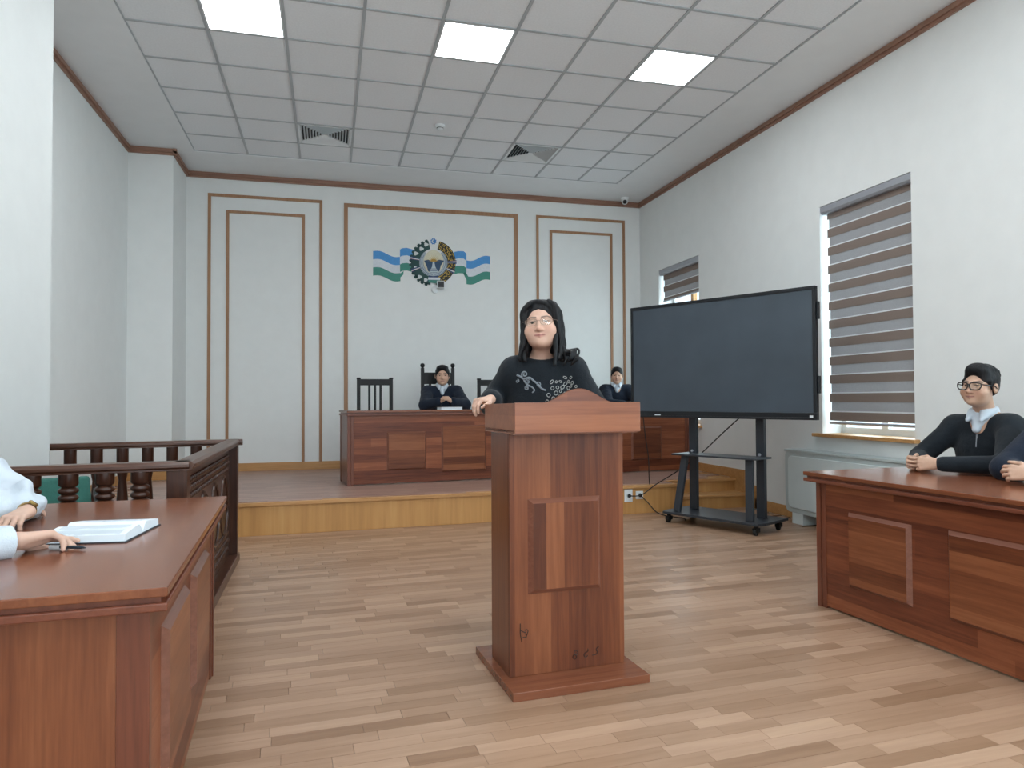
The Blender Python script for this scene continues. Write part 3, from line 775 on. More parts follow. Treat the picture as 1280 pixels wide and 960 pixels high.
# wall sockets on the stage front, plugs and cables
ys1, ys2 = SF(3.04) - .012, SF(3.17) - .012
for lab, x, yy, w in (('white wall socket with a black plug on the stage front', 3.04, ys1, .046), ('white wall socket with a black and blue plug nearer the stage corner', 3.168, ys2, .042)):
    t = thing('wall_socket', lab, 'socket', (x, yy, .195), R_(2.6))
    MB().box((-w, -.014, -w * 1.45 if w > .045 else -w), (w, 0, w * 1.45 if w > .045 else w)).build('face_plate', M['white'], t, .004)
    MB().lathe([(.024, 0), (.02, .012)], M=Matrix.Rotation(R_(90), 3, 'X'), c=(0, -.014, 0), seg=16).build('socket_well', M['radframe'], t)
    MB().lathe([(.021, 0), (.019, .02), (.012, .034)], M=Matrix.Rotation(R_(90), 3, 'X'), c=(0, -.014, 0), seg=16).build('plug', M['rubber'], t)
def spline(P, n=10):
    P = [Vector(p) for p in P]; out = []
    for i in range(len(P) - 1):
        a, b, c, d = P[max(i - 1, 0)], P[i], P[i + 1], P[min(i + 2, len(P) - 1)]
        for k in range(n):
            t = k / n
            out.append(.5 * ((2 * b) + (c - a) * t + (2 * a - 5 * b + 4 * c - d) * t * t + (3 * b - a - 3 * c + d) * t ** 3))
    return out + [P[-1]]
def cable(label, pts, r=.0055):
    tag(MB().tube(spline(pts), r, 7).build('power_cable', M['rubber']), label, 'cable')
cable('black cable running from behind the screen down to the left socket', [(3.78, 5.86, 1.04), (3.66, 6.02, .86), (3.57, 6.25, .66), (3.45, 6.5, .47), (3.3, 6.68, .32), (3.15, 6.72, .21), (3.04, ys1 - .04, .195)])
cable('thin black cable hanging from the left end of the screen to the stage edge', [(3.165, 6.70, 1.03), (3.20, 6.72, .8), (3.24, 6.74, .6), (3.26, 6.77, .4), (3.275, 6.79, .306)], .005)
cable('black cable from the second socket looping onto the floor under the stand', [(3.168, ys2 - .04, .195), (3.22, 6.70, .12), (3.27, 6.62, .04), (3.36, 6.55, .007), (3.45, 6.40, .007), (3.40, 6.25, .007)])
# white heater cabinet under the window
t = thing('radiator_cabinet', 'white enamelled heater cabinet under the striped window', 'radiator', (XR, 5.20, 0))
def rr(x0, z0, x1, z1, r, n=5):
    out = []
    for cx_, cz_, a0 in ((x1 - r, z0 + r, -90), (x1 - r, z1 - r, 0), (x0 + r, z1 - r, 90), (x0 + r, z0 + r, 180)):
        out += [(cx_ + r * math.cos(R_(a0 + 90 * i / n)), cz_ + r * math.sin(R_(a0 + 90 * i / n))) for i in range(n + 1)]
    return out
MB().prism(rr(-.79, .105, .79, .70, .06), -.20, -.01, 'x').build('casing', M['radframe'], t, .006)
MB().prism(rr(-.73, .15, .73, .65, .05), -.212, -.195, 'x').build('front_panel', M['radiator'], t, .005)
MB().box((-.21, -.79, .69), (-.01, .79, .712)).build('top_grille', M['radframe'], t, .004)
for y in (-.62, .62): MB().box((-.19, y - .08, 0), (-.04, y + .08, .106)).build('foot', M['radiator'], t)
# ------------------------------------------------------------------ dock: turned wooden railing with a carved side
dk = thing('dock_railing', 'dark carved wooden railing enclosing the corner behind the left desk', 'railing', (-.66, 4.6, 0))
OX, OY = -.66, 4.6
def dl(x, y, z): return (x - OX, y - OY, z)
def rail(p, q, name='top_rail'):
    p, q = Vector(dl(*p, .874)), Vector(dl(*q, .874)); d = (q - p); L = d.length; d.normalize(); n = Vector((-d.y, d.x, 0))
    prof = [(-.042, 0), (-.042, .010), (-.05, .016), (-.05, .030), (-.038, .044), (.038, .044), (.05, .030), (.05, .016), (.042, .010), (.042, 0)]
    k = len(prof); vs = [tuple(p + n * a + Vector((0, 0, b))) for a, b in prof] + [tuple(q + n * a + Vector((0, 0, b))) for a, b in prof]
    fs = [tuple(range(k)), tuple(range(k, 2 * k))] + [(i, (i + 1) % k, k + (i + 1) % k, k + i) for i in range(k)]
    return MB().addm(vs, fs).build(name, M['walnut_x'], dk, .002)
NA, NB = (-.65, 3.69), (XL + .002, 3.575)
FA_, FB = (-.63, 5.66), (XN + .005, 5.41)
SA, SB = (-.675, 3.65), (-.695, 5.70)
rail(NA, NB); rail(SA, SB); rail(FA_, FB)
def post(x, y, w=.09): MB().box(dl(x - w / 2, y - w / 2, 0), dl(x + w / 2, y + w / 2, .876)).build('post', M['walnut'], dk, .003)
post(-.70, 3.69); post(-.70, 5.65, .08)
def low_rail(p, q): MB().beam(dl(*p, .10), dl(*q, .10), .06, .07, (0, 0, 1)).build('lower_rail', M['walnut'], dk, .004)
low_rail((-.72, 3.685), NB); low_rail((-.72, 5.65), FB)
pn = [(.036, .13), (.036, .22), (.03, .225), (.04, .24), (.03, .255), (.04, .27), (.03, .285), (.02, .32), (.038, .42), (.044, .50), (.036, .58), (.024, .655), (.03, .685), (.042, .700), (.029, .717), (.042, .733), (.029, .750), (.042, .766), (.029, .783), (.042, .799), (.030, .813), (.038, .822), (.041, .828), (.041, .876)]
pf = [(.036, .13), (.036, .24), (.024, .25), (.036, .27), (.042, .40), (.038, .50), (.032, .58), (.026, .65), (.034, .69), (.036, .705), (.022, .714), (.036, .725), (.039, .735), (.039, .876)]
def rings(prof, z0, z1, n, r0, r1):
    """replaces the stretch z0..z1 of a turning by n rounded beads"""
    out = [p for p in prof if p[1] < z0]
    for i in range(n):
        for k in range(6): out.append((r0 + (r1 - r0) * math.sin(PI * k / 6) ** .7, z0 + (z1 - z0) * (i + k / 6) / n))
    return out + [(r0, z1)] + [p for p in prof if p[1] > z1]
pn = rings(pn, .685, .815, 4, .028, .043)
mn = MB().lathe(pn, seg=16).mesh('baluster', M['walnut']); mf = MB().lathe(pf, seg=16).mesh('baluster', M['walnut'])
def bal(me, x, y):
    o = bpy.data.objects.new('baluster', me); link(o); o.parent = dk; o.location = dl(x, y, 0)
for i in range(7):
    x = -.862 - .146 * i
    if x > XL + .05: bal(mn, x, 3.685 + (x + .645) * .104)
for i in range(8):
    x = -.945 - .157 * i
    bal(mf, x, 5.645 + (x + .68) * .16)
# carved side panel
def sidep(t_): return (SA[0] + (SB[0] - SA[0]) * t_ - .035, SA[1] + (SB[1] - SA[1]) * t_)
MB().beam(dl(*sidep(.05), .46), dl(*sidep(.96), .46), .80, .02, (1, 0, 0)).build('side_panel', M['walnut'], dk)
MB().beam(dl(sidep(.0)[0] + .03, sidep(.0)[1], .03), dl(sidep(1)[0] + .03, sidep(1)[1], .03), .06, .10, (1, 0, 0)).build('base_strip', M['walnut_x'], dk, .005)
mb = MB(); mb2 = MB()
for k in range(3):
    for i in range(30):
        q = .10 + .82 * (i + .5 * (k % 2)) / 30; x, y = sidep(q)
        c = dl(x + .012, y, .80 - k * .045); mb.sphere(c, (.014, .020, .016), 8)
        c = dl(x + .012, y, .13 + k * .06); mb2.sphere(c, (.014, .020, .020), 8)
mb.build('carved_knobs', M['walnut'], dk, kind='stuff'); mb2.build('carved_knobs', M['walnut'], dk, kind='stuff')
for k in range(4):
    q = .17 + .215 * k; x, y = sidep(q)
    P = [(x + .012, y + .16 * math.cos(a), .42 + .22 * math.sin(a) * (1.15 if math.sin(a) > 0 else .7)) for a in [2 * PI * i / 28 for i in range(28)]]
    MB().tube([dl(*p) for p in P], .011, 6, closed=True).build('carved_arch', M['walnut'], dk)

# green chair inside the dock
gc = thing('green_chair', 'chair with green upholstered back inside the railed corner by the left wall', 'chair', (-1.36, 4.08, 0), R_(25))
MB().box((-.22, -.22, .40), (.22, .22, .47)).build('seat', M['green'], gc, .02)
MB().addm([(-.21, .20, .50), (.21, .20, .50), (.21, .26, .50), (-.21, .26, .50), (-.20, .27, .79), (.20, .27, .79), (.20, .31, .79), (-.20, .31, .79)], [(3, 2, 1, 0), (4, 5, 6, 7), (0, 1, 5, 4), (1, 2, 6, 5), (2, 3, 7, 6), (3, 0, 4, 7)]).build('backrest', M['green'], gc, .015)
for s in (-1, 1):
    MB().beam((s * .2, -.2, 0), (s * .2, -.18, .42), .035, .035).build('leg', M['black'], gc); MB().beam((s * .2, .26, 0), (s * .2, .27, .52), .035, .035).build('leg', M['black'], gc)
    MB().beam((s * .235, -.2, .43), (s * .235, .31, .70), .03, .04).build('arm', M['black'], gc)

# black slatted chairs
def wood_chair(label, loc, rz, Ht, group=None, finial=False, W=.435, slats=3):
    t = thing('slatted_chair', label, 'chair', loc, rz, group); w = W / 2
    MB().box((-w + .01, -.22, .43), (w - .01, .22, .465)).build('seat', M['black'], t, .008)
    for s in (-1, 1):
        MB().box((s * w, .19, 0), (s * (w - .042), .232, Ht - .02)).build('back_post', M['black'], t, .004)
        MB().box((s * (w - .01), -.215, 0), (s * (w - .05), -.175, .43)).build('leg', M['black'], t, .004)
        MB().box((s * (w - .015), -.18, .16), (s * (w - .038), .19, .19)).build('stretcher', M['black'], t)
        if finial:
            MB().lathe([(.012, 0), (.012, .012), (.024, .022), (.030, .042), (.024, .062), (.008, .07)], c=(s * (w - .021), .211, Ht - .03), seg=14).build('ball_finial', M['black'], t)
        else:
            MB().box((s * (w + .004), .185, Ht - .02), (s * (w - .046), .237, Ht)).build('post_cap', M['black'], t, .006)
    MB().box((-w + .03, .20, .36), (w - .03, .222, .43)).build('back_apron', M['black'], t)
    if finial:
        MB().box((-w + .03, .196, Ht - .23), (w - .03, .224, Ht - .08)).build('top_rail', M['black'], t, .004)
        MB().box((-w + .03, .196, Ht - .50), (w - .03, .224, Ht - .34)).build('middle_rail', M['black'], t, .004)
        for x in (-.10, .02, .14): MB().box((x - .016, .20, Ht - .34), (x + .016, .22, Ht - .23)).build('slat', M['black'], t)
        b0 = Ht - .50
    else:
        MB().box((-w + .03, .196, Ht - .095), (w - .03, .224, Ht - .018)).build('top_rail', M['black'], t, .004); b0 = Ht - .095
    MB().box((-w + .03, .198, .56), (w - .03, .222, .61)).build('lower_rail', M['black'], t)
    for k in range(slats):
        x = (k - (slats - 1) / 2) * .068
        MB().box((x - .014, .20, .61), (x + .014, .22, b0)).build('slat', M['black'], t)
    return t
wood_chair('black slatted chair standing empty at the left end of the stage bench', (.553, 8.54, ZS), R_(0), 1.19)
wood_chair('tall black chair with ball finials behind the seated man in the dark robe', (1.365, 8.77, ZS), R_(0), 1.345, finial=True)
wood_chair('black slatted chair partly hidden behind the speaker', (2.10, 8.75, ZS), R_(0), 1.19)
wood_chair('black chair hidden behind the smiling man at the bench', (3.90, 9.2, ZS), R_(0), .98)
def low_chair(label, loc, rz):
    wood_chair(label, loc, rz, .84)
low_chair('black chair under the man with glasses at the right desk', (3.99, 3.39, 0), R_(-80))
low_chair('black chair under the man at the right edge of the picture', (4.02, 2.80, 0), R_(-80))
low_chair('black chair under the person in the white blouse', (-1.47, 2.93, 0), R_(90))
low_chair('black chair under the person in teal at the left desk', (-1.47, 2.08, 0), R_(90))

# open book, pen, notebook
bk = thing('open_book', 'thick open book with white pages on the left desk', 'book', (-.705, 2.545, .775), R_(84))
BW, BH = .148, .118
MB().box((-BW - .006, -BH - .006, .0), (BW + .006, BH + .006, .004)).build('cover', M['cover'], bk)
def pages(s):
    prof = []
    for i in range(15):
        q = i / 14; x = s * (.002 + (BW - .004) * q)
        z = .006 + .030 * (1 - (1 - min(q * 4, 1)) ** 2) * (1 - .55 * max(0, q - .25) ** 1.2)
        prof.append((x, z))
    poly = [(s * .002, .004)] + prof + [(s * BW, .004)]
    return MB().prism(poly, -BH, BH, 'y').build('page_block', M['paper'], bk)
pages(-1); pages(1)
mb = MB()
for s in (-1, 1):
    for k in range(26):
        y = BH - .020 - k * .0078
        for a, b in ((.035, .088), (.094, .145)):
            e = b - random.random() * .02
            q0, q1 = (a - .002) / (BW - .004), (e - .002) / (BW - .004)
            zf = lambda q: .0066 + .030 * (1 - (1 - min(q * 4, 1)) ** 2) * (1 - .55 * max(0, q - .25) ** 1.2)
            mb.addm([(s * a, y, zf(q0)), (s * e, y, zf(q1)), (s * e, y + .0026, zf(q1)), (s * a, y + .0026, zf(q0))], [(0, 1, 2, 3)])
mb.build('printed_lines', M['ink'], bk, kind='stuff')
t = thing('ballpoint_pen', 'pen with a white cap lying by the hand on the left desk', 'pen', (-.757, 2.322, .783))
MB().tube([(-.03, .01, 0), (.0, .0, 0)], .0065, 10).build('cap', M['white'], t); MB().tube([(.0, 0, 0), (.06, -.02, 0), (.075, -.025, -.002)], [.005, .005, .001], 10).build('barrel', M['cover'], t)
t = thing('notebook', 'small white notebook lying before the robed man on the stage bench', 'book', (1.35, 7.98, ZS + .80), R_(9))
MB().box((-.13, -.08, 0), (.13, .08, .003)).build('cover', M['white'], t); MB().box((-.125, -.078, .003), (.125, .078, .026)).build('page_block', M['paper'], t); MB().box((-.13, -.08, .026), (.13, .08, .029)).build('cover', M['white'], t)
# ------------------------------------------------------------------ figures: one smooth implicit surface per body or garment
V3 = lambda p: np.array(p, dtype=np.float32)
def rotm(yaw=0, pitch=0, roll=0):
    """local -Y is forward; pitch > 0 looks up"""
    return np.array(Matrix.Rotation(R_(yaw), 3, 'Z') @ Matrix.Rotation(R_(-pitch), 3, 'X') @ Matrix.Rotation(R_(roll), 3, 'Y'), dtype=np.float32)
class SD:
    def __init__(s): s.p = []
    def rc(s, a, b, ra, rb=None, k=.01, op='u'): s.p.append(('c', V3(a), V3(b), ra, ra if rb is None else rb, k, op)); return s
    def chain(s, pts, rs, k=.01, op='u'):
        for i in range(len(pts) - 1): s.rc(pts[i], pts[i + 1], rs[i], rs[i + 1], k, op)
        return s
    def el(s, c, r, R=None, k=.01, op='u'): s.p.append(('e', V3(c), V3(r), np.eye(3, dtype=np.float32) if R is None else R, None, k, op)); return s
    def bb(s, q):
        if q[0] == 'c':
            m = max(q[3], q[4]); return np.minimum(q[1], q[2]) - m, np.maximum(q[1], q[2]) + m
        e = np.sqrt(((q[3] * q[2][None, :]) ** 2).sum(1)); return q[1] - e, q[1] + e
    def grid(s, h, coarse=None, fine=None):
        lo = np.min([s.bb(q)[0] for q in s.p if q[6] == 'u'], 0) - 2.5 * (coarse or h); hi = np.max([s.bb(q)[1] for q in s.p if q[6] == 'u'], 0) + 2.5 * (coarse or h)
        ax = []
        for i in range(3):
            if not fine: ax.append(np.arange(lo[i], hi[i] + h, h, dtype=np.float32)); continue
            p = lo[i]; L = [p]
            while p < hi[i]:
                p += h if any(a[i] <= p <= b[i] for a, b in fine) else coarse
                L.append(p)
            ax.append(np.array(L, dtype=np.float32))
        return ax
    def surface(s, h, coarse=None, fine=None):
        ax = s.grid(h, coarse, fine); D = np.full([len(a) for a in ax], 1.0, np.float32); hh = coarse or h
        for q in s.p:
            k, op = q[5], q[6]; lo, hi = s.bb(q); pad = k + 2.2 * hh
            sl = []
            for i in range(3):
                a = max(int(np.searchsorted(ax[i], lo[i] - pad)) - 1, 0); b = min(int(np.searchsorted(ax[i], hi[i] + pad)) + 1, len(ax[i]))
                sl.append(slice(a, b))
            if any(x.stop <= x.start for x in sl): continue
            X = ax[0][sl[0]][:, None, None]; Y = ax[1][sl[1]][None, :, None]; Z = ax[2][sl[2]][None, None, :]
            if q[0] == 'c':
                a, b = q[1], q[2]; d = b - a; l2 = max(float(d @ d), 1e-9)
                x, y, z = X - a[0], Y - a[1], Z - a[2]
                t = np.clip((x * d[0] + y * d[1] + z * d[2]) / l2, 0, 1)
                v = np.sqrt((x - d[0] * t) ** 2 + (y - d[1] * t) ** 2 + (z - d[2] * t) ** 2) - (q[3] + (q[4] - q[3]) * t)
            else:
                x, y, z = X - q[1][0], Y - q[1][1], Z - q[1][2]; R = q[3]; r = q[2]
                u = [(x * R[0, j] + y * R[1, j] + z * R[2, j]) / r[j] for j in range(3)]
                k0 = np.sqrt(u[0] ** 2 + u[1] ** 2 + u[2] ** 2) + 1e-6
                k1 = np.sqrt((u[0] / r[0]) ** 2 + (u[1] / r[1]) ** 2 + (u[2] / r[2]) ** 2) + 1e-6
                v = k0 * (k0 - 1) / k1
            S = D[tuple(sl)]
            if op == 'u':
                hk = np.maximum(k - np.abs(S - v), 0) / k; D[tuple(sl)] = np.minimum(S, v) - hk * hk * k * .25
            else:
                v = -v; hk = np.maximum(k - np.abs(S - v), 0) / k; D[tuple(sl)] = np.maximum(S, v) + hk * hk * k * .25
        return surfnet(D, ax)
def surfnet(D, ax):
    S = D < 0
    c = np.zeros([n - 1 for n in D.shape], np.uint8)
    for i in (0, 1):
        for j in (0, 1):
            for k in (0, 1): c += S[i:D.shape[0] - 1 + i, j:D.shape[1] - 1 + j, k:D.shape[2] - 1 + k]
    act = (c > 0) & (c < 8); idx = np.full(c.shape, -1, np.int32); I, J, K = np.nonzero(act); n = len(I); idx[I, J, K] = np.arange(n)
    P = np.zeros((n, 3)); C = np.zeros(n)
    for a in range(3):
        o = [q for q in range(3) if q != a]
        for u in (0, 1):
            for w in (0, 1):
                off = [0, 0, 0]; off[o[0]] = u; off[o[1]] = w
                A = [I + off[0], J + off[1], K + off[2]]; B = list(A); B[a] = A[a] + 1
                da, db = D[A[0], A[1], A[2]], D[B[0], B[1], B[2]]; m = (da < 0) != (db < 0); t = da / np.where(m, da - db, 1)
                for q in range(3):
                    va, vb = ax[q][A[q]], ax[q][B[q]]; P[:, q] += np.where(m, va + (vb - va) * t, 0)
                C += m
    P /= np.maximum(C, 1)[:, None]
    F = []
    for a in range(3):
        o1, o2 = (a + 1) % 3, (a + 2) % 3
        s0 = [slice(None)] * 3; s1 = [slice(None)] * 3; s0[a] = slice(0, -1); s1[a] = slice(1, None)
        A, B = S[tuple(s0)], S[tuple(s1)]; x = A != B
        T = np.array(np.nonzero(x)); ok = (T[o1] > 0) & (T[o2] > 0) & (T[o1] < D.shape[o1] - 1) & (T[o2] < D.shape[o2] - 1); T = T[:, ok]
        ins = A[tuple(T)]
        def cell(d1, d2):
            q = [T[0].copy(), T[1].copy(), T[2].copy()]; q[o1] += d1; q[o2] += d2; return idx[q[0], q[1], q[2]]
        f = np.stack([cell(-1, -1), cell(0, -1), cell(0, 0), cell(-1, 0)], 1)
        f[~ins] = f[~ins][:, ::-1]; F.append(f)
    F = np.concatenate(F); F = F[(F >= 0).all(1)]
    return P.astype(np.float32), F.astype(np.int32)
def sd_obj(name, PF, mat, root, smooth=1, colors=None, label=None):
    P, F = PF
    for _ in range(smooth):                                   # light relaxing of the net
        acc = np.zeros_like(P); cnt = np.zeros(len(P), np.float32)
        for i in range(4):
            np.add.at(acc, F[:, i], P[F[:, (i + 1) % 4]]); np.add.at(cnt, F[:, i], 1)
        P = P * .5 + .5 * acc / np.maximum(cnt, 1)[:, None]
    me = bpy.data.meshes.new(name); n, m = len(P), len(F)
    Pl = P - np.array(root.location, dtype=np.float32)
    me.vertices.add(n); me.vertices.foreach_set('co', Pl.ravel()); me.loops.add(m * 4); me.loops.foreach_set('vertex_index', F.ravel())
    me.polygons.add(m); me.polygons.foreach_set('loop_start', np.arange(m, dtype=np.int32) * 4)
    me.update(calc_edges=True); me.validate(); me.polygons.foreach_set('use_smooth', np.ones(len(me.polygons), bool))
    if colors is not None:
        ca_ = me.color_attributes.new('Col', 'FLOAT_COLOR', 'POINT'); ca_.data.foreach_set('color', colors(P).astype(np.float32).ravel())
    me.materials.append(mat); o = bpy.data.objects.new(name, me); link(o); o.parent = root
    if label: o['label'] = label
    return o

class Head:
    def __init__(s, O, yaw, pitch=0, roll=0, sc=1.0, wide=1.0, full=1.0): s.full = full; s.O = V3(O); s.R = rotm(yaw, pitch, roll); s.s = sc; s.w = wide
    def __call__(s, x, y, z): return s.O + s.R @ V3((x * s.s * s.w, y * s.s, z * s.s))
    def local(s, P):
        q = (P - s.O) @ s.R / s.s; q[:, 0] /= s.w; return q
    def r(s, *a): return [a[0] * s.s * s.w, a[1] * s.s, a[2] * s.s]
    def add(s, sd, ear=True, smile=.0):
        E = lambda c, r, k=.012, op='u': sd.el(s(*c), s.r(*r), s.R, k * s.s, op)
        C = lambda a, b, ra, rb=None, k=.008, op='u': sd.rc(s(*a), s(*b), ra * s.s, (rb or ra) * s.s, k * s.s, op)
        E((0, .018, .035), (.075, .094, .084)); E((0, -.030, -.028), (.066, .064, .088), .02); E((0, -.030, -.074 - .004 * s.full), (.053 * s.full, .054, .041), .02)
        E((0, -.068, -.100), (.022, .020, .017), .02)
        for q in (-1, 1):
            E((q * .040, -.056, -.040), (.028 * s.full, .026 * s.full, .030 * s.full), .02); C((q * .012, -.081, .020), (q * .046, -.066, .020), .0085, .007, .012)
            E((q * .031, -.1025, -.003), (.020, .0185, .013), .012, 's')
        C((0, -.082, .010), (0, -.106, -.036), .0085, .0120, .010); E((0, -.094, -.040), (.020, .012, .0095), .008)
        for q in (-1, 1):
            E((q * .0115, -.1015, -.0475), (.0035, .005, .003), .003, 's')
            xm = q * .031
            C((xm - .014, -.0745, -.002), (xm, -.0838, .0042), .0036, .0042, .004); C((xm, -.0838, .0042), (xm + .014, -.0745, -.001), .004, .0036, .004)
            C((xm - .013, -.0745, -.003), (xm, -.0815, -.0078), .003, .0033, .004); C((xm, -.0815, -.0078), (xm + .013, -.0745, -.003), .0033, .003, .004)
            E((xm, -.091, -.0012), (.0155, .014, .0037), .0025, 's')
            if ear:
                E((q * .079, .014, -.008), (.010, .020, .031), .008); E((q * .088, .006, -.006), (.006, .010, .018), .006, 's')
        m = smile
        C((-.023, -.082, -.064 + m), (0, -.0915, -.0625), .0040, .0055, .005); C((0, -.0915, -.0625), (.023, -.082, -.064 + m), .0055, .0040, .005)
        C((-.021, -.081, -.0675 + m), (0, -.0900, -.072), .0040, .0052, .005); C((0, -.0900, -.072), (.021, -.081, -.0675 + m), .0052, .0040, .005)
    def colors(s, base, lips=(.50, .20, .18), brow=(.03, .025, .022), smile=0., brows=True):
        base = np.array(base)
        def f(P):
            L = s.local(P); x, y, z = L.T; ax_ = np.abs(x); col = np.tile(base, (len(P), 1))
            g = lambda u, c, w: np.exp(-((u - c) / w) ** 2)
            front = (y < -.045) & (np.abs(z) < .14) & (ax_ < .08)
            bl = (g(ax_, .040, .022) * g(z, -.036, .022) + .8 * g(ax_, 0, .014) * g(z, -.038, .014)) * front * .35
            col = col * (1 - bl[:, None]) + np.array(base * np.array([1.02, .74, .70])) * bl[:, None]
            zl = z - smile * np.clip(ax_ / .023, 0, 1)
            lp = (1 / (1 + np.exp((ax_ - .0250) / .0015))) * (1 / (1 + np.exp((np.abs(zl + .0675) -   .0075 * np.sqrt(np.clip(1 - (ax_ / .028) ** 2, .05, 1))) / .0012))) * front * .75
            col = col * (1 - lp[:, None]) + np.array(lips) * lp[:, None]
            ml = g(zl, -.0672, .0018) * (ax_ < .024) * front * .8; col = col * (1 - ml[:, None]) + np.array([.10, .03, .03]) * ml[:, None]
            if brows:
                bz = .0225 + .006 * np.clip((ax_ - .012) / .025, 0, 1) - .006 * np.clip((ax_ - .037) / .015, 0, 1)
                bw = (1 / (1 + np.exp((np.abs(z - bz) - .0042) / .001))) * (ax_ > .011) * (ax_ < .053) * front * .85; col = col * (1 - bw[:, None]) + np.array(brow) * bw[:, None]
            for q in (-1, 1):
                e = np.clip(g(x, q * .031, .0165) * g(z, .0048, .0024) * 1.5, 0, 1) * front * .9; col = col * (1 - e[:, None]) + np.array([.03, .02, .018]) * e[:, None]
            return np.concatenate([np.clip(col, 0, 1), np.ones((len(P), 1))], 1)
        return f
    def eyes(s, root, gx=0., gz=0.):
        for q in (-1, 1):
            c = s(q * .031, -.0700, -.001); Rm = Matrix(s.R.tolist())
            mb = MB().sphere(c - V3(root.location), .0122 * s.s, 16); e = mb.build('eye', M['eye'], root)
            f = s.R @ V3((gx, -1, gz)); f /= np.linalg.norm(f); ci = c + f * .0088 * s.s
            MB().sphere(ci - V3(root.location), .0068 * s.s, 12).build('iris', M['iris'], e)
    def glasses(s, root, m, thick, w, h, yf=-.1, z0=-.002, rimless=False):
        def T(x, y, z): return tuple(s(x, y, z) - V3(root.location))
        mb = MB(); g = bpy.data.objects
        lens = []
        for q in (-1, 1):
            P = []
            for i in range(20):
                a = 2 * PI * i / 20; ca_, sa_ = math.cos(a), math.sin(a); n = 3.2
                X = abs(ca_) ** (2 / n) * math.copysign(1, ca_) * w; Z = abs(sa_) ** (2 / n) * math.copysign(1, sa_) * h
                if Z < 0: X *= .9
                xx = q * .034 + X; P.append(T(xx, yf + 3.2 * (abs(xx) - .02) ** 2 * (abs(xx) > .02), z0 + Z))
            lens.append(P); mb.tube(P, thick * s.s, 7, closed=True)
        mb.tube([T(-.034 + w, yf, z0 + h * .35), T(0, yf - .004, z0 + h * .5), T(.034 - w, yf, z0 + h * .35)], thick * s.s, 7)
        for q in (-1, 1):
            xe = q * (.034 + w); mb.tube([T(xe, yf + .008, z0 + h * .55), T(q * .079, yf + .03, z0 + h * .5), T(q * .084, .0, z0 + .006), T(q * .084, .015, z0 - .004), T(q * .082, .03, z0 - .025)], thick * s.s * .9, 7)
        G = mb.build('glasses', m, root)
        for P in lens:
            c = tuple(np.mean(np.array(P), 0)); d = s.R @ V3((0, .0012, 0))
            n = len(P); vs = [tuple(p) for p in P] + [tuple(np.array(p) + d) for p in P]
            MB().addm(vs, [tuple(range(n)), tuple(range(n, 2 * n))[::-1]] + [(i, (i + 1) % n, n + (i + 1) % n, n + i) for i in range(n)]).build('lens', M['lens'], G)

def hand(sd, W, d, n, side, sc=1.0, curl=((.5, .6, .4),) * 4, thumb=.5, k=.0035, spread=1.2):
    """W wrist, d finger direction, n the way the palm faces; side 'R' or 'L' gives the thumb's side"""
    W, d, n = V3(W), V3(d), V3(n); d = d / np.linalg.norm(d); n = n - d * (n @ d); n /= np.linalg.norm(n)
    t = np.cross(d, n) * (1 if side == 'R' else -1)
    offs = (.030, .010, -.011, -.030); Ls = (.086, .090, .086, .078); fl = (.072, .080, .074, .058)
    tips = []
    for i in range(4):
        Kp = W + sc * (d * Ls[i] + t * offs[i]); sd.rc(W + sc * (t * offs[i] * .55 + d * .012), Kp, .0155 * sc, .0108 * sc, .014 * sc)
    sd.rc(W + sc * (d * .03 + n * .006 + t * .006), W + sc * (d * .065 + n * .004), .017 * sc, .014 * sc, .014 * sc)
    for i in range(4):
        p = W + sc * (d * Ls[i] + t * offs[i]); a = 0
        for j, (fr, r0, r1) in enumerate(((.46, .0098, .0088), (.31, .0088, .0080), (.23, .0080, .0066))):
            a += curl[i][j]; v = d * math.cos(a) + n * math.sin(a) + t * offs[i] * (spread if a < 1 else 0); v /= np.linalg.norm(v)
            q = p + v * fl[i] * fr * sc; sd.rc(p, q, r0 * sc * (.92 if i == 3 else 1), r1 * sc * (.92 if i == 3 else 1), k * sc); p = q
        tips.append(p)
    b = W + sc * (d * .022 + t * .024 + n * .004); v = d * .62 + t * (.70 - .5 * thumb) + n * (.15 + .55 * thumb); v /= np.linalg.norm(v); m = b + v * .042 * sc
    sd.rc(W + d * .012 * sc + t * .012 * sc, m, .0165 * sc, .0118 * sc, .012 * sc); v2 = d * .86 + t * (.25 - .5 * thumb) + n * (.1 + .5 * thumb); v2 /= np.linalg.norm(v2)
    m2 = m + v2 * .030 * sc; sd.rc(m, m2, .0112 * sc, .0095 * sc, .004); sd.rc(m2, m2 + v2 * .024 * sc, .0095 * sc, .0075 * sc, .004)
    return tips

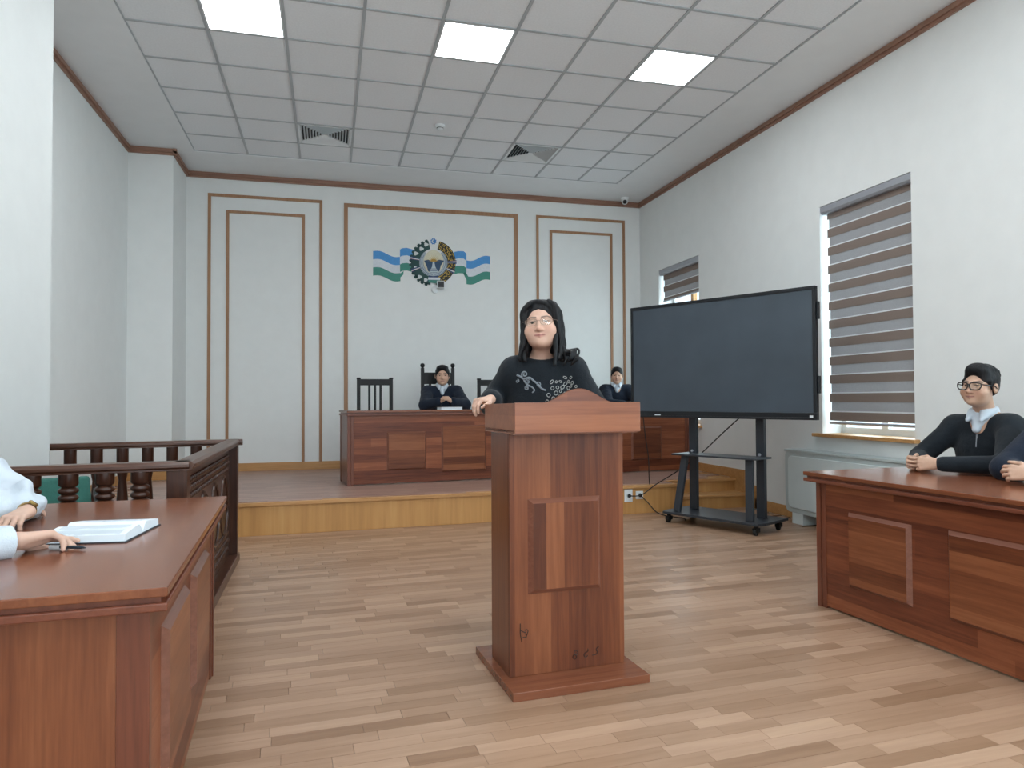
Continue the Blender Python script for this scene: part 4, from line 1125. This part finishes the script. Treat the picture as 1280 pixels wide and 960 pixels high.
def body_skin(sd, hd, J):
    sd.rc(hd(0, .022, -.06), J['neck'], .053, .056, .03)
    ns = V3(J['neck'])
    for s in 'LR':
        sd.rc(ns + (V3(J['sh' + s]) - ns) * .15, J['sh' + s], .045, .048, .03); sd.rc(J['sh' + s], J['el' + s], .044, .036, .02); sd.rc(J['el' + s], J['wr' + s], .036, .0245, .012)
    c, p = V3(J['chest']), V3(J['pelvis']); sd.rc(ns - np.array([0, 0, .06], np.float32), c, .08, .10, .04); sd.rc(c, p, .10, .11, .04)
    for s in 'LR':
        sd.rc(p, J['hip' + s], .09, .078, .03); sd.rc(J['hip' + s], J['kn' + s], .072, .05, .02); sd.rc(J['kn' + s], J['an' + s], .048, .032, .015)
def garment_top(J, yaw, sw, depth, belly, arm=(.060, .054, .050, .040), bulk=1.0, cut={}):
    sd = SD(); R = rotm(yaw); c, p, n = V3(J['chest']), V3(J['pelvis']), V3(J['neck'])
    sd.el(c, (sw * .5 + .03, depth, .20), R, .05); mid = (c * .4 + p * .6); sd.el(mid, (belly[0], belly[1], .20), R, .08); sd.el(p + np.array([0, 0, .02], np.float32), (belly[0] * .98, belly[1] * .95, .15), R, .08)
    for s in 'LR':
        sh = V3(J['sh' + s]); sd.rc(n + (sh - n) * .18 - np.array([0, 0, .03], np.float32), sh, .058, arm[0], .05)
        el, wr = V3(J['el' + s]), V3(J['wr' + s]); sd.rc(sh, el, arm[0], arm[1], .04); e2 = el + (wr - el) * cut.get(s, .90); sd.rc(el, e2, arm[2], arm[3], .025)
    return sd, R
def legs(root, J, feet_yaw, shoe=True, r=(.095, .068, .052)):
    sd = SD(); p = V3(J['pelvis'])
    sd.el(p, (.165, .13, .12), rotm(feet_yaw), .04)
    for s in 'LR':
        sd.rc(J['hip' + s], J['kn' + s], r[0], r[1], .04); a = V3(J['an' + s]); sd.rc(J['kn' + s], a + np.array([0, 0, .02], np.float32), r[1], r[2], .03)
    sd_obj('trousers', sd.surface(.011), M['trousers'], root)
    f = rotm(feet_yaw) @ V3((0, -1, 0))
    for s in 'LR':
        a = V3(J['an' + s]); g = a.copy(); g[2] = root.location.z + .036
        q = SD().rc(g - f * .03, g + f * .13, .036, .032, .01).rc(g, a, .04, .042, .02); sd_obj('shoe', q.surface(.009), M['shoe'], root)
def seated_legs(J, yaw, floor_z, knee_z=.5, thigh=.40, spread=.10):
    f = rotm(yaw) @ V3((0, -1, 0)); r = rotm(yaw) @ V3((1, 0, 0)); p = V3(J['pelvis'])
    for s, q in (('L', 1), ('R', -1)):
        h = p + r * q * .085; k = h + f * thigh + r * q * spread * .4; k[2] = floor_z + knee_z; a = k - f * .02; a[2] = floor_z + .085
        J['hip' + s], J['kn' + s], J['an' + s] = h, k, a
def short_hair(hd, quiff=0., side=0., line=.014):
    sd = SD(); E = lambda c, r, k=.012, op='u': sd.el(hd(*c), hd.r(*r), hd.R, k * hd.s, op)
    E((0, .020, .044), (.083, .100, .088)); E((side * .01, -.040, .098), (.062, .050, .034 + quiff), .03); E((0, .055, -.005), (.070, .058, .06), .02)
    E((0, -.120, -.012 + line * .5), (.078, .078, .082 + line * .5), .008, 's')
    E((0, -.010, -.105), (.13, .080, .085), .012, 's'); E((0, .06, -.13), (.13, .12, .075), .012, 's')
    for q in (-1, 1):
        sd.rc(hd(q * .074, -.030, .03), hd(q * .077, -.022, -.014), .009 * hd.s, .005 * hd.s, .012)
        E((q * .086, .014, -.008), (.016, .024, .034), .006, 's')
    for i in range(26):                                        # combed locks over the crown
        a = -1.0 + 2.0 * i / 25; rr_ = random.Random(i)
        sx = math.sin(a) * .9; rr2 = math.sqrt(1 - sx * sx * .96); t0 = .60 + .12 * rr_.random()
        P = [hd(.083 * sx, .020 - .099 * rr2 * math.sin(t), .044 + .088 * rr2 * math.cos(t) + quiff * (.9 if t > .4 else .3)) for t in (t0, .35, -.1, -.6, -1.15)]
        sd.chain(P, [.005 * hd.s, .0065 * hd.s, .0065 * hd.s, .006 * hd.s, .004 * hd.s], .006)
    return sd
SK = dict(w=(.60, .385, .295), m=(.56, .355, .255), p=(.61, .40, .31))
# ------------------------------------------------------------------ the speaker behind the lectern
t = thing('person', 'woman with shoulder-length black hair and glasses standing behind the lectern in a black patterned sweater', 'person', (1.05, 3.55, 0))
hd = Head((1.030, 3.345, 1.576), -24, 6, -4, 1.0, 1.10, 1.12)
J = dict(neck=(1.055, 3.42, 1.405), chest=(1.065, 3.46, 1.22), pelvis=(1.06, 3.56, .93), shR=(.915, 3.45, 1.352), shL=(1.205, 3.37, 1.358),
         elR=(.835, 3.60, 1.19), wrR=(.755, 3.275, 1.208), elL=(1.335, 3.36, 1.14), wrL=(1.14, 3.12, 1.155),
         hipL=(1.15, 3.54, .90), hipR=(.97, 3.58, .90), knL=(1.16, 3.53, .49), knR=(.98, 3.57, .49), anL=(1.16, 3.57, .085), anR=(.98, 3.61, .085))
sd = SD(); hd.add(sd, smile=.003); body_skin(sd, hd, J)
hand(sd, J['wrR'], (-.90, -.42, -.06), (-.05, -.1, -1), 'R', .95, ((.85, .55, .25), (.95, .5, .25), (1.0, .5, .3), (1.05, .5, .3)), .35)
hand(sd, J['wrL'], (-.9, -.3, -.25), (-.2, 0, -1), 'L', .95, ((.3, .3, .2),) * 4, .3)
fine = [((.92, 3.2, 1.42), (1.15, 3.5, 1.70)), ((.64, 3.08, 1.09), (.78, 3.3, 1.24))]
sd_obj('body', sd.surface(.003, .009, fine), M['skin'], t, 1, hd.colors(SK['w'], (.46, .17, .15), smile=.003))
hd.eyes(t, .0, .02); hd.glasses(t, M['frame_metal'], .0011, .027, .017, -.107, -.004)
g, R = garment_top(J, -15, .30, .145, (.195, .165), (.066, .066, .064, .050))
g.el((1.05, 3.425, 1.345), (.165, .105, .095), R, .05); g.el((1.037, 3.36, 1.480), (.118, .128, .074), R, .006, 's')
g.rc(V3(J['elR']) * .35 + V3(J['wrR']) * .65, V3(J['elR']) * .2 + V3(J['wrR']) * .8, .052, .050, .008)
for a in (.72, .80): g.rc(V3(J['elR']) * (1 - a) + V3(J['wrR']) * a, V3(J['elR']) * (1 - a - .01) + V3(J['wrR']) * (a + .01), .0535, .0535, .004)
sw_pf = g.surface(.0065); sweater = sd_obj('sweater', sw_pf, M['sweater'], t, 2)
rim = [(1.035 + .086 * math.cos(a) * math.cos(R_(-15)) + .088 * math.sin(a) * math.sin(R_(15)), 3.375 + .086 * math.cos(a) * math.sin(R_(-15)) + .088 * math.sin(a) * math.cos(R_(-15)), 0) for a in [2 * PI * i / 40 for i in range(40)]]
bv = BVHTree.FromPolygons([tuple(p) for p in sw_pf[0]], [tuple(f) for f in sw_pf[1]])
ld = Vector((0, 0, CAMZ + .35))
def on_sweater(x, z, lift=.002):
    """point of the sweater's front at world x, z"""
    dr = Vector((.27, .96, 0)).normalized(); o = Vector((x, 3.3, z)) - dr * .6
    h = bv.ray_cast(o, dr, 1.4)
    if h[0] is None: return None
    return h[0] + h[1] * lift - Vector(t.location)
CW = (1.03, 1.2)
def emb_path(pts, r):
    P = [on_sweater(*p) for p in pts]; P = [p for p in P if p is not None]
    return (P, r) if len(P) > 2 else None
def spiral(cx_, cz_, r0, turns, a0, sgn, n=26): return [(cx_ + (r0 * (1 - .85 * i / n)) * math.cos(a0 + sgn * turns * 2 * PI * i / n), cz_ + (r0 * (1 - .85 * i / n)) * math.sin(a0 + sgn * turns * 2 * PI * i / n)) for i in range(n + 1)]
mb = MB()
UX = lambda px: .884 + (px - 640) * .00402      # drawing units of the embroidery, laid out on the chest
UZ = lambda py: 1.352 - (py - 462) * .0040
def tr(pts, w):
    w *= 1.25; pts = [(p[0], p[1]) for p in spline([(a, b, 0) for a, b in pts], 3)] if len(pts) < 15 else pts
    q = emb_path([(UX(a), UZ(b)) for a, b in pts], w)
    if q: mb.tube(q[0], [w * (1 if 0 < i < len(q[0]) - 1 else .4) for i in range(len(q[0]))], 6)
def sp(cx_, cy_, r, turns, a0, sgn, w):
    tr([(cx_ + (r * (1 - .8 * i / 24)) * math.cos(a0 + sgn * turns * 2 * PI * i / 24), cy_ - (r * (1 - .8 * i / 24)) * math.sin(a0 + sgn * turns * 2 * PI * i / 24)) for i in range(25)], w)
tr([(641, 468), (645, 469), (649, 472), (653, 472), (658, 471), (663, 475), (668, 479), (671, 483), (675, 486), (679, 487)], .0038)
tr([(650, 473), (654, 479), (661, 483), (664, 487), (661, 490)], .003)
sp(651.5, 467, 4.2, 1.4, -2.2, -1, .0030); sp(655.5, 476, 3.6, 1.3, .6, 1, .0028); sp(669, 480, 3.4, 1.1, 2.2, -1, .0026); sp(654.5, 484, 3.2, 1.3, .5, 1, .0030); sp(642, 475, 2.4, 1.0, 1.5, -1, .0026)
mb.build('swirl_embroidery', M['thread'], sweater, kind='stuff')
rp = random.Random(5)
peb = [(703.5, 471, 2.6, 1.3), (711, 471, 1.3, 1.8), (686, 476.5, 1.6, 2.8), (692, 476.5, 1.4, 1.5), (697.5, 476, 2.0, 1.1), (704, 478.5, 1.8, 3), (708.5, 476, 1.2, 2), (713, 477.5, 1.4, 2.2), (687, 484.5, 2, 2), (693.5, 483.5, 2, 1.8), (700, 483, 2.2, 2.8), (708, 484, 2, 2.2), (711.5, 481.5, 1.2, 1.8), (718, 482, 1.4, 1.6), (691.5, 490.5, 2.4, 2.6), (697.5, 488, 1.4, 1.9), (682, 493, 2.2, 2.4), (680, 500.5, 1.7, 1.7), (688, 497, 2, 2), (696, 495, 2, 2.2), (703, 491, 1.6, 2), (714, 489, 1.6, 2), (675, 506, 1.8, 2), (684, 504, 1.8, 2.2)]
for x, y, a, b in peb:
    th = rp.uniform(-.5, .9); P = []
    for i in range(9):
        q = 2 * PI * i / 9; u, w = a * math.cos(q), b * math.sin(q)
        p = on_sweater(UX(x + u * math.cos(th) - w * math.sin(th)), UZ(y + u * math.sin(th) + w * math.cos(th)))
        if p is not None: P.append(p)
    if len(P) == 9: MB().tube(P, .0017, 5, closed=True).build('pebble_outline', M['pebble'], sweater)
legs(t, J, -12)
# hair
H = SD(); E = lambda c, r, k=.014, op='u': H.el(hd(*c), hd.r(*r), hd.R, k, op)
E((0, .022, .040), (.080, .100, .082)); E((.010, -.002, .094), (.056, .055, .034), .03); E((0, .055, -.05), (.078, .055, .10), .04)
E((-.024, -.125, -.012), (.042, .088, .101), .006, 's'); E((.020, -.125, -.012), (.042, .088, .098), .006, 's'); E((-.002, -.125, -.002), (.03, .088, .093), .006, 's'); E((0, -.09, -.12), (.056, .10, .075), .012, 's')
rh = random.Random(11)
def lock(P, r, n=10, wav=.006):
    P = [Vector(p) for p in spline(P, n)]; k = len(P); ph = rh.random() * 6
    pts = [hd(p.x + wav * math.sin(ph + 9 * i / k), p.y + wav * math.cos(ph + 8 * i / k), p.z) for i, p in enumerate(P)]
    H.chain(pts, [r * hd.s * (1.0 if i < k * .7 else 1.0 - .75 * (i / k - .7) / .3) for i in range(k)], .006)
for i in range(13):                                            # image-left side, hanging to the shoulder
    q = i / 12
    lock([(-.036 - .02 * q, -.050 + .10 * q, .106 - .01 * q), (-.072, -.046 + .11 * q, .058), (-.078 - .006 * rh.random(), -.038 + .10 * q, -.03), (-.076 - .012 * rh.random(), -.035 + .09 * q, -.10), (-.074 - .030 * rh.random(), -.04 + .08 * q, -.160 - .025 * rh.random())], .0115)
for i in range(13):                                            # image-right side
    q = i / 12
    lock([(.040 + .02 * q, -.055 + .10 * q, .108), (.076, -.044 + .11 * q, .062), (.082 + .006 * rh.random(), -.034 + .10 * q, -.03), (.078 + .010 * rh.random(), -.03 + .09 * q, -.10), (.074 + .03 * rh.random(), -.045 + .08 * q, -.165 - .025 * rh.random())], .0115)
for i in range(10):                                            # swept fringe along the hairline
    q = i / 9
    lock([(-.034 + .01 * q, -.036 - .004 * q, .110), (.0 + .03 * q, -.052 + .016 * q, .108 - .004 * q), (.045 + .016 * q, -.052 + .02 * q, .090 - .008 * q), (.066, -.046 + .02 * q, .042), (.073, -.040 + .015 * q, -.02)], .0105, 8, .004)
for i in range(6):
    q = i / 5
    lock([(-.034, -.038, .110), (-.055, -.046 + .02 * q, .086), (-.069, -.042 + .02 * q, .035), (-.074, -.038, -.02)], .010, 8, .004)
for i in range(11):                                            # loose curls toward image right
    b = (.080, -.03 + .03 * rh.random(), -.105 - .04 * rh.random()); e = rh.uniform(.02, .075)
    lock([b, (b[0] + e * .45, b[1] - .01, b[2] - .02), (b[0] + e, b[1] - .015, b[2] - .018 - .03 * rh.random()), (b[0] + e * 1.05, b[1] - .02, b[2] - .055), (b[0] + e * .70, b[1] - .02, b[2] - .075)], .0042, 8, .005)
for i in range(7):
    lock([(.066, -.050, -.06), (.060 + .01 * rh.random(), -.052, -.12), (.042 + .02 * rh.random(), -.06, -.20 - .02 * rh.random())], .005, 8, .004)
for i in range(16):                                            # back
    a = PI * (i + .5) / 16; x = .080 * math.cos(a); y = .03 + .085 * math.sin(a)
    lock([(x * .7, y * .8, .115), (x, y + .012, .05), (x * 1.04, y + .010, -.05), (x, y, -.155)], .015)
sd_obj('hair', H.surface(.0035), M['hair'], t, 1)

# ------------------------------------------------------------------ man with glasses at the right desk
def collar_shirt(hd, J, R, r=.066):
    """turned-down collar with two points, and the strip of shirt in the neck opening"""
    s = SD(); n = V3(J['neck']); f = R @ V3((0, -1, 0)); x = R @ V3((1, 0, 0)); z = V3((0, 0, 1)); c = n + f * .012 + z * .022
    pts = []
    for i in range(17):
        a = R_(28 + (332 - 28) * i / 16); pts.append(c + f * (r * math.cos(a)) + x * (r * .95 * math.sin(a)) + z * (.018 - .024 * (1 + math.cos(a)) / 2))
    s.chain(pts, [.011] * 17, .012); lo = [p - z * .022 + (p - c) * .10 for p in pts]; s.chain(lo, [.010] * 17, .012)
    for q in (-1, 1):
        a = c + f * (r * .90) + x * (q * r * .42) - z * .004; b = c + f * (r + .028) + x * (q * .040) - z * .060
        for i in range(6):
            w_ = R_(28 + 11 * i); e = c + f * (r * math.cos(w_)) + x * (q * r * .95 * math.sin(w_)) - z * .006; s.rc(e, e + (b - e) * (1 - .08 * i), .011, .0055, .014)
    s.rc(c + f * (r * .55) - z * .035, c + f * (r + .006) - z * .11, .036, .022, .01)
    s.el(n + f * .012 - z * .045, (.080, .066, .055), R, .02)
    return s
t = thing('person', 'young man with black-framed glasses in a black quarter-zip sweater seated at the right desk', 'person', (3.95, 3.40, 0))
hd = Head((3.690, 3.270, 1.270), -80, 3, 3, .95, 1.12, 1.05)
J = dict(neck=(3.765, 3.305, 1.105), chest=(3.80, 3.32, .90), pelvis=(3.95, 3.37, .555), shR=(3.745, 3.485, 1.025), shL=(3.790, 3.165, 1.035),
         elR=(3.595, 3.61, .835), wrR=(3.375, 3.415, .828), elL=(3.56, 3.00, .835), wrL=(3.335, 3.235, .83))
seated_legs(J, -85, 0)
sd = SD(); hd.add(sd, smile=.002); body_skin(sd, hd, J)
hand(sd, J['wrL'], (-.58, .80, -.02), (.75, .6, -.25), 'L', 1.0, ((.55, .9, .6), (.6, .9, .6), (.65, .9, .6), (.7, .9, .6)), .55)
hand(sd, J['wrR'], (-.80, -.20, .02), (.3, -.95, -.15), 'R', .98, ((.5, .9, .6), (.55, .9, .6), (.6, .9, .6), (.65, .9, .6)), .5)
fine = [((3.55, 3.13, 1.10), (3.82, 3.42, 1.42)), ((3.18, 3.18, .77), (3.42, 3.50, .89))]
sd_obj('body', sd.surface(.003, .010, fine), M['skin'], t, 1, hd.colors(SK['m'], (.46, .22, .18), smile=.002))
hd.eyes(t, .12, 0); hd.glasses(t, M['frame_black'], .0036, .030, .022, -.107, -.004)
sd_obj('hair', short_hair(hd, .012, .5).surface(.0035), M['hair'], t, 1)
g, R = garment_top(J, -80, .31, .125, (.175, .135), (.070, .060, .055, .043))
f = R @ V3((0, -1, 0)); n = V3(J['neck'])
g.rc(hd(0, .02, -.05), n + f * .012 + np.array([0, 0, .045], np.float32), .060, .062, .006, 's')
g.chain([n + f * .075 + np.array([0, 0, .05], np.float32), n + f * .115 - np.array([0, 0, .03], np.float32), n + f * .15 - np.array([0, 0, .11], np.float32)], [.034, .022, .004], .006, 's')
pf = g.surface(.0065); sweater = sd_obj('sweater', pf, M['sweater'], t, 2)
sh = collar_shirt(hd, J, R); sd_obj('shirt', sh.surface(.005), M['shirt'], t, 1)
bv2 = BVHTree.FromPolygons([tuple(p) for p in pf[0]], [tuple(q) for q in pf[1]])
mb = MB(); Pz = []
for z in np.linspace(.985, .915, 8):
    o = Vector((float(n[0] + f[0] * .5), float(n[1] + f[1] * .5), float(z))); h = bv2.ray_cast(o, Vector((-float(f[0]), -float(f[1]), 0)), 1)
    if h[0] is not None: Pz.append(h[0] + Vector(f.tolist()) * .002 - Vector(t.location))
if len(Pz) > 2:
    MB().tube(Pz, .003, 6).build('zip', M['steel'], sweater); MB().box(tuple(Pz[0] - Vector((.004, .004, .02))), tuple(Pz[0] + Vector((.004, .004, .004)))).build('zip_pull', M['steel'], sweater)
legs(t, J, -85)

# second man at the right desk, cut off by the frame
t = thing('person', 'man in a dark sweater cut off at the right edge, hands on the desk', 'person', (3.97, 2.80, 0))
hd = Head((3.76, 2.72, 1.30), -85, 0, 0, 1.0)
J = dict(neck=(3.82, 2.74, 1.135), chest=(3.86, 2.76, .92), pelvis=(3.97, 2.80, .555), shR=(3.765, 2.925, 1.05), shL=(3.835, 2.59, 1.05),
         elR=(3.42, 2.90, .835), wrR=(3.38, 2.64, .83), elL=(3.55, 2.44, .835), wrL=(3.285, 2.635, .835))
seated_legs(J, -85, 0)
sd = SD(); hd.add(sd); body_skin(sd, hd, J)
hand(sd, J['wrL'], (-.52, .84, .04), (.72, .5, -.35), 'L', 1.0, ((.45, .8, .5), (.5, .8, .5), (.55, .8, .5), (.6, .8, .5)), .2)
hand(sd, J['wrR'], (-.5, -.8, 0), (-.3, .2, -1), 'R', 1.0, ((.4, .5, .4),) * 4, .3)
sd_obj('body', sd.surface(.0032, .010, [((3.12, 2.58, .77), (3.34, 2.86, .92)), ((3.62, 2.6, 1.15), (3.87, 2.85, 1.43))]), M['skin'], t, 1, hd.colors(SK['m'], (.48, .24, .2)))
hd.eyes(t); sd_obj('hair', short_hair(hd).surface(.005), M['hair'], t, 1)
g, R = garment_top(J, -80, .33, .125, (.175, .135), (.070, .062, .056, .044)); g.rc(hd(0, .02, -.05), V3(J['neck']) - np.array([0, 0, .035], np.float32), .064, .068, .006, 's')
sd_obj('sweater', g.surface(.008), M['navy'], t, 2); sd_obj('shirt', collar_shirt(hd, J, R).surface(.007), M['shirt'], t, 1)
def cuff(root, el, wr, r, a0=.86, a1=.96, m='shirt'):
    el, wr = V3(el), V3(wr); L = Vector(root.location); P = [Vector((el + (wr - el) * q).tolist()) - L for q in (a0, (a0 + a1) / 2, a1)]
    MB().tube(P, [r, r, r * .97], 16).build('cuff', M[m], root)
cuff(t, J['elL'], J['wrL'], .038, .84, 1.0)
legs(t, J, -85)

# ------------------------------------------------------------------ two men at the stage bench
def bench_man(label, loc, head, J, yaw, curl, hands, hairq, smile=0., extra=None, robe='navy'):
    t = thing('person', label, 'person', loc); hd = Head(*head)
    seated_legs(J, yaw, ZS)
    sd = SD(); hd.add(sd, smile=smile); body_skin(sd, hd, J)
    for side, d, n in hands: hand(sd, J['wr' + side], d, n, side, 1.0, curl, .4)
    O = hd.O
    sd_obj('body', sd.surface(.0042, .012, [(O - .14, O + .14)]), M['skin'], t, 1, hd.colors(SK['m'], (.44, .21, .18), smile=smile))
    hd.eyes(t); sd_obj('hair', short_hair(hd, hairq).surface(.006), M['hair'], t, 1)
    g, R = garment_top(J, yaw, .34, .13, (.18, .14), (.078, .07, .066, .058)); f = R @ V3((0, -1, 0)); n = V3(J['neck'])
    g.rc(hd(0, .02, -.05), n + f * .012 + np.array([0, 0, .045], np.float32), .060, .062, .006, 's')
    g.chain([n + f * .075 + np.array([0, 0, .05], np.float32), n + f * .115 - np.array([0, 0, .03], np.float32), n + f * .16 - np.array([0, 0, .13], np.float32)], [.034, .022, .005], .006, 's')
    sd_obj('robe' if robe == 'navy' else 'sweater', g.surface(.010), M[robe], t, 2); sd_obj('shirt', collar_shirt(hd, J, R).surface(.007), M['shirt'], t, 1)
    for s in 'LR': cuff(t, J['el' + s], J['wr' + s], .042, .84, .97)
    legs(t, J, yaw)
    return t
J = dict(neck=(1.375, 8.70, 1.375), chest=(1.37, 8.72, 1.16), pelvis=(1.37, 8.80, .845), shR=(1.195, 8.70, 1.305), shL=(1.555, 8.68, 1.305),
         elR=(1.12, 8.42, 1.145), wrR=(1.275, 8.26, 1.185), elL=(1.615, 8.40, 1.145), wrL=(1.42, 8.24, 1.185))
bench_man('man in a dark robe seated in the tall chair at the stage bench, hands clasped', (1.37, 8.80, ZS), ((1.374, 8.655, 1.508), -8, 0, 0, 1.0, 1.08), J, -5,
          ((.5, .7, .4),) * 4, (('R', (.75, -.45, .45), (.5, .3, -.6)), ('L', (-.75, -.4, .45), (-.5, .3, -.6))), 0.)
J = dict(neck=(3.90, 9.12, 1.405), chest=(3.91, 9.14, 1.17), pelvis=(3.92, 9.22, .845), shR=(3.735, 9.12, 1.33), shL=(4.075, 9.10, 1.33),
         elR=(3.68, 8.86, 1.145), wrR=(3.85, 8.70, 1.13), elL=(4.12, 8.83, 1.145), wrL=(3.98, 8.68, 1.13))
bench_man('smiling man in dark clothes at the right end of the stage bench', (3.92, 9.22, ZS), ((3.895, 9.075, 1.530), -22, 0, 2, .93, 1.08), J, -15,
          ((.5, .6, .4),) * 4, (('R', (.8, -.5, 0), (.2, 0, -1)), ('L', (-.8, -.4, 0), (-.2, 0, -1))), .004, .004, robe='navy')

# ------------------------------------------------------------------ the two people at the left desk (only arms reach into the picture)
t = thing('person', 'person in a puffy white blouse with a brass watch, arm folded on the left desk', 'person', (-1.45, 2.95, 0))
hd = Head((-1.36, 2.98, 1.34), 88, -8, 0, 1.0)
J = dict(neck=(-1.43, 2.97, 1.17), chest=(-1.44, 2.96, .96), pelvis=(-1.48, 2.94, .555), shR=(-1.42, 2.80, 1.09), shL=(-1.46, 3.12, 1.06),
         elR=(-1.22, 2.68, .845), wrR=(-1.10, 2.86, .82), elL=(-1.17, 3.04, .855), wrL=(-1.015, 2.80, .825))
seated_legs(J, 90, 0)
sd = SD(); hd.add(sd); body_skin(sd, hd, J)
hand(sd, J['wrL'], (-.18, -.95, -.12), (0, .1, -1), 'L', .95, ((.6, .7, .5), (.65, .7, .5), (.7, .7, .5), (.75, .7, .5)), .3)
hand(sd, J['wrR'], (.5, .85, 0), (0, 0, -1), 'R', .95, ((.3, .4, .3),) * 4, .3)
sd_obj('body', sd.surface(.003, .012, [((-1.10, 2.62, .76), (-.90, 2.86, .87))]), M['skin'], t, 1, hd.colors(SK['p']))
hd.eyes(t); sd_obj('hair', short_hair(hd, .01).surface(.006), M['hair'], t, 1)
g, R = garment_top(J, 90, .30, .125, (.17, .14), (.078, .078, .080, .050), cut=dict(L=.76)); g.rc(hd(0, .02, -.05), V3(J['neck']) - np.array([0, 0, .03], np.float32), .062, .068, .006, 's')
rs = random.Random(2); el, wr, shl = V3(J['elL']), V3(J['wrL']), V3(J['shL'])
for i in range(22):                                            # long soft folds along the puffy sleeve
    q = rs.uniform(.0, .34); a_, b_ = (el, wr) if i % 2 else (shl + (el - shl) * .4, el); ax_ = (b_ - a_) / np.linalg.norm(b_ - a_)
    d = np.cross(ax_, V3((rs.uniform(-1, 1), rs.uniform(-1, 1), rs.uniform(-1, 1)))); d /= np.linalg.norm(d); d2 = np.cross(ax_, d)
    p0 = a_ + (b_ - a_) * q + d * .060; p1 = a_ + (b_ - a_) * (q + .22) + (d + d2 * .25) * .066; p2 = a_ + (b_ - a_) * (q + .42) + (d + d2 * .4) * .056
    g.chain([p0, p1, p2], [.010, .016, .010], .03)
sd_obj('blouse', g.surface(.007), M['shirt'], t, 1)
L = Vector(t.location); a, b = Vector(J['elL']), Vector(J['wrL']); dd = (b - a).normalized(); c = b - dd * .012 - L
Mw = dd.to_track_quat('Z', 'Y').to_matrix()
wt = MB().lathe([(.0295, -.008), (.031, 0), (.0295, .008), (.027, .008), (.028, 0), (.027, -.008)], c=tuple(c), seg=28, M=Mw).build('wristwatch', M['gold'], t)
u = Vector((.75, -.1, .65)); u = (u - dd * u.dot(dd)).normalized(); Mc = Matrix((dd.cross(u), dd, u)).transposed()
MB().lathe([(.016, .026), (.017, .032), (.014, .036)], c=tuple(c), seg=20, M=Mc).build('watch_case', M['gold'], wt); MB().lathe([(.012, .036), (.012, .037)], c=tuple(c), seg=18, M=Mc).build('watch_dial', M['cover'], wt)
legs(t, J, 90)

t = thing('person', 'person with a ringed hand and white cuff resting by the open book', 'person', (-1.45, 2.10, 0))
hd = Head((-1.36, 2.14, 1.34), 82, -12, 0, 1.0)
J = dict(neck=(-1.43, 2.13, 1.17), chest=(-1.44, 2.12, .96), pelvis=(-1.48, 2.09, .555), shR=(-1.42, 1.96, 1.09), shL=(-1.41, 2.30, 1.09),
         elR=(-1.16, 1.93, .845), wrR=(-.855, 2.265, .815), elL=(-1.24, 2.56, .85), wrL=(-1.10, 2.44, .825))
seated_legs(J, 90, 0)
sd = SD(); hd.add(sd); body_skin(sd, hd, J)
tips = hand(sd, J['wrR'], (.82, .57, .02), (.2, -.30, -.93), 'R', 1.08, ((.16, .12, .1), (.45, .55, .4), (.55, .6, .5), (.65, .7, .5)), .05, spread=.25)
hand(sd, J['wrL'], (.9, -.3, 0), (0, 0, -1), 'L', .9, ((.3, .5, .4),) * 4, .3)
sd_obj('body', sd.surface(.0026, .012, [((-.93, 2.19, .76), (-.64, 2.46, .87))]), M['skin'], t, 1, hd.colors(SK['p']))
hd.eyes(t); sd_obj('hair', short_hair(hd, .01).surface(.006), M['hair'], t, 1)
g, R = garment_top(J, 90, .30, .125, (.17, .14), (.064, .056, .054, .046)); g.rc(hd(0, .02, -.05), V3(J['neck']) - np.array([0, 0, .03], np.float32), .062, .068, .006, 's')
sd_obj('jacket', g.surface(.008), M['teal'], t, 1)
cuff(t, J['elR'], J['wrR'], .049, .55, .97); cuff(t, J['elL'], J['wrL'], .046, .8, .97)
d = V3((.82, .57, .02)); d /= np.linalg.norm(d); n = V3((.2, -.30, -.93)); n -= d * (n @ d); n /= np.linalg.norm(n); tt = np.cross(d, n)
K = V3(J['wrR']) + 1.08 * (d * .086 + tt * -.011); a = .5; v = d * math.cos(a) + n * math.sin(a); K = K + v * .018
Mr = Vector(v.tolist()).to_track_quat('Z', 'Y').to_matrix()
MB().lathe([(.0102, -.003), (.0116, 0), (.0102, .003), (.009, .003), (.009, -.003)], c=tuple(K - V3(t.location)), seg=18, M=Mr).build('ring', M['steel'], t)
legs(t, J, 90)
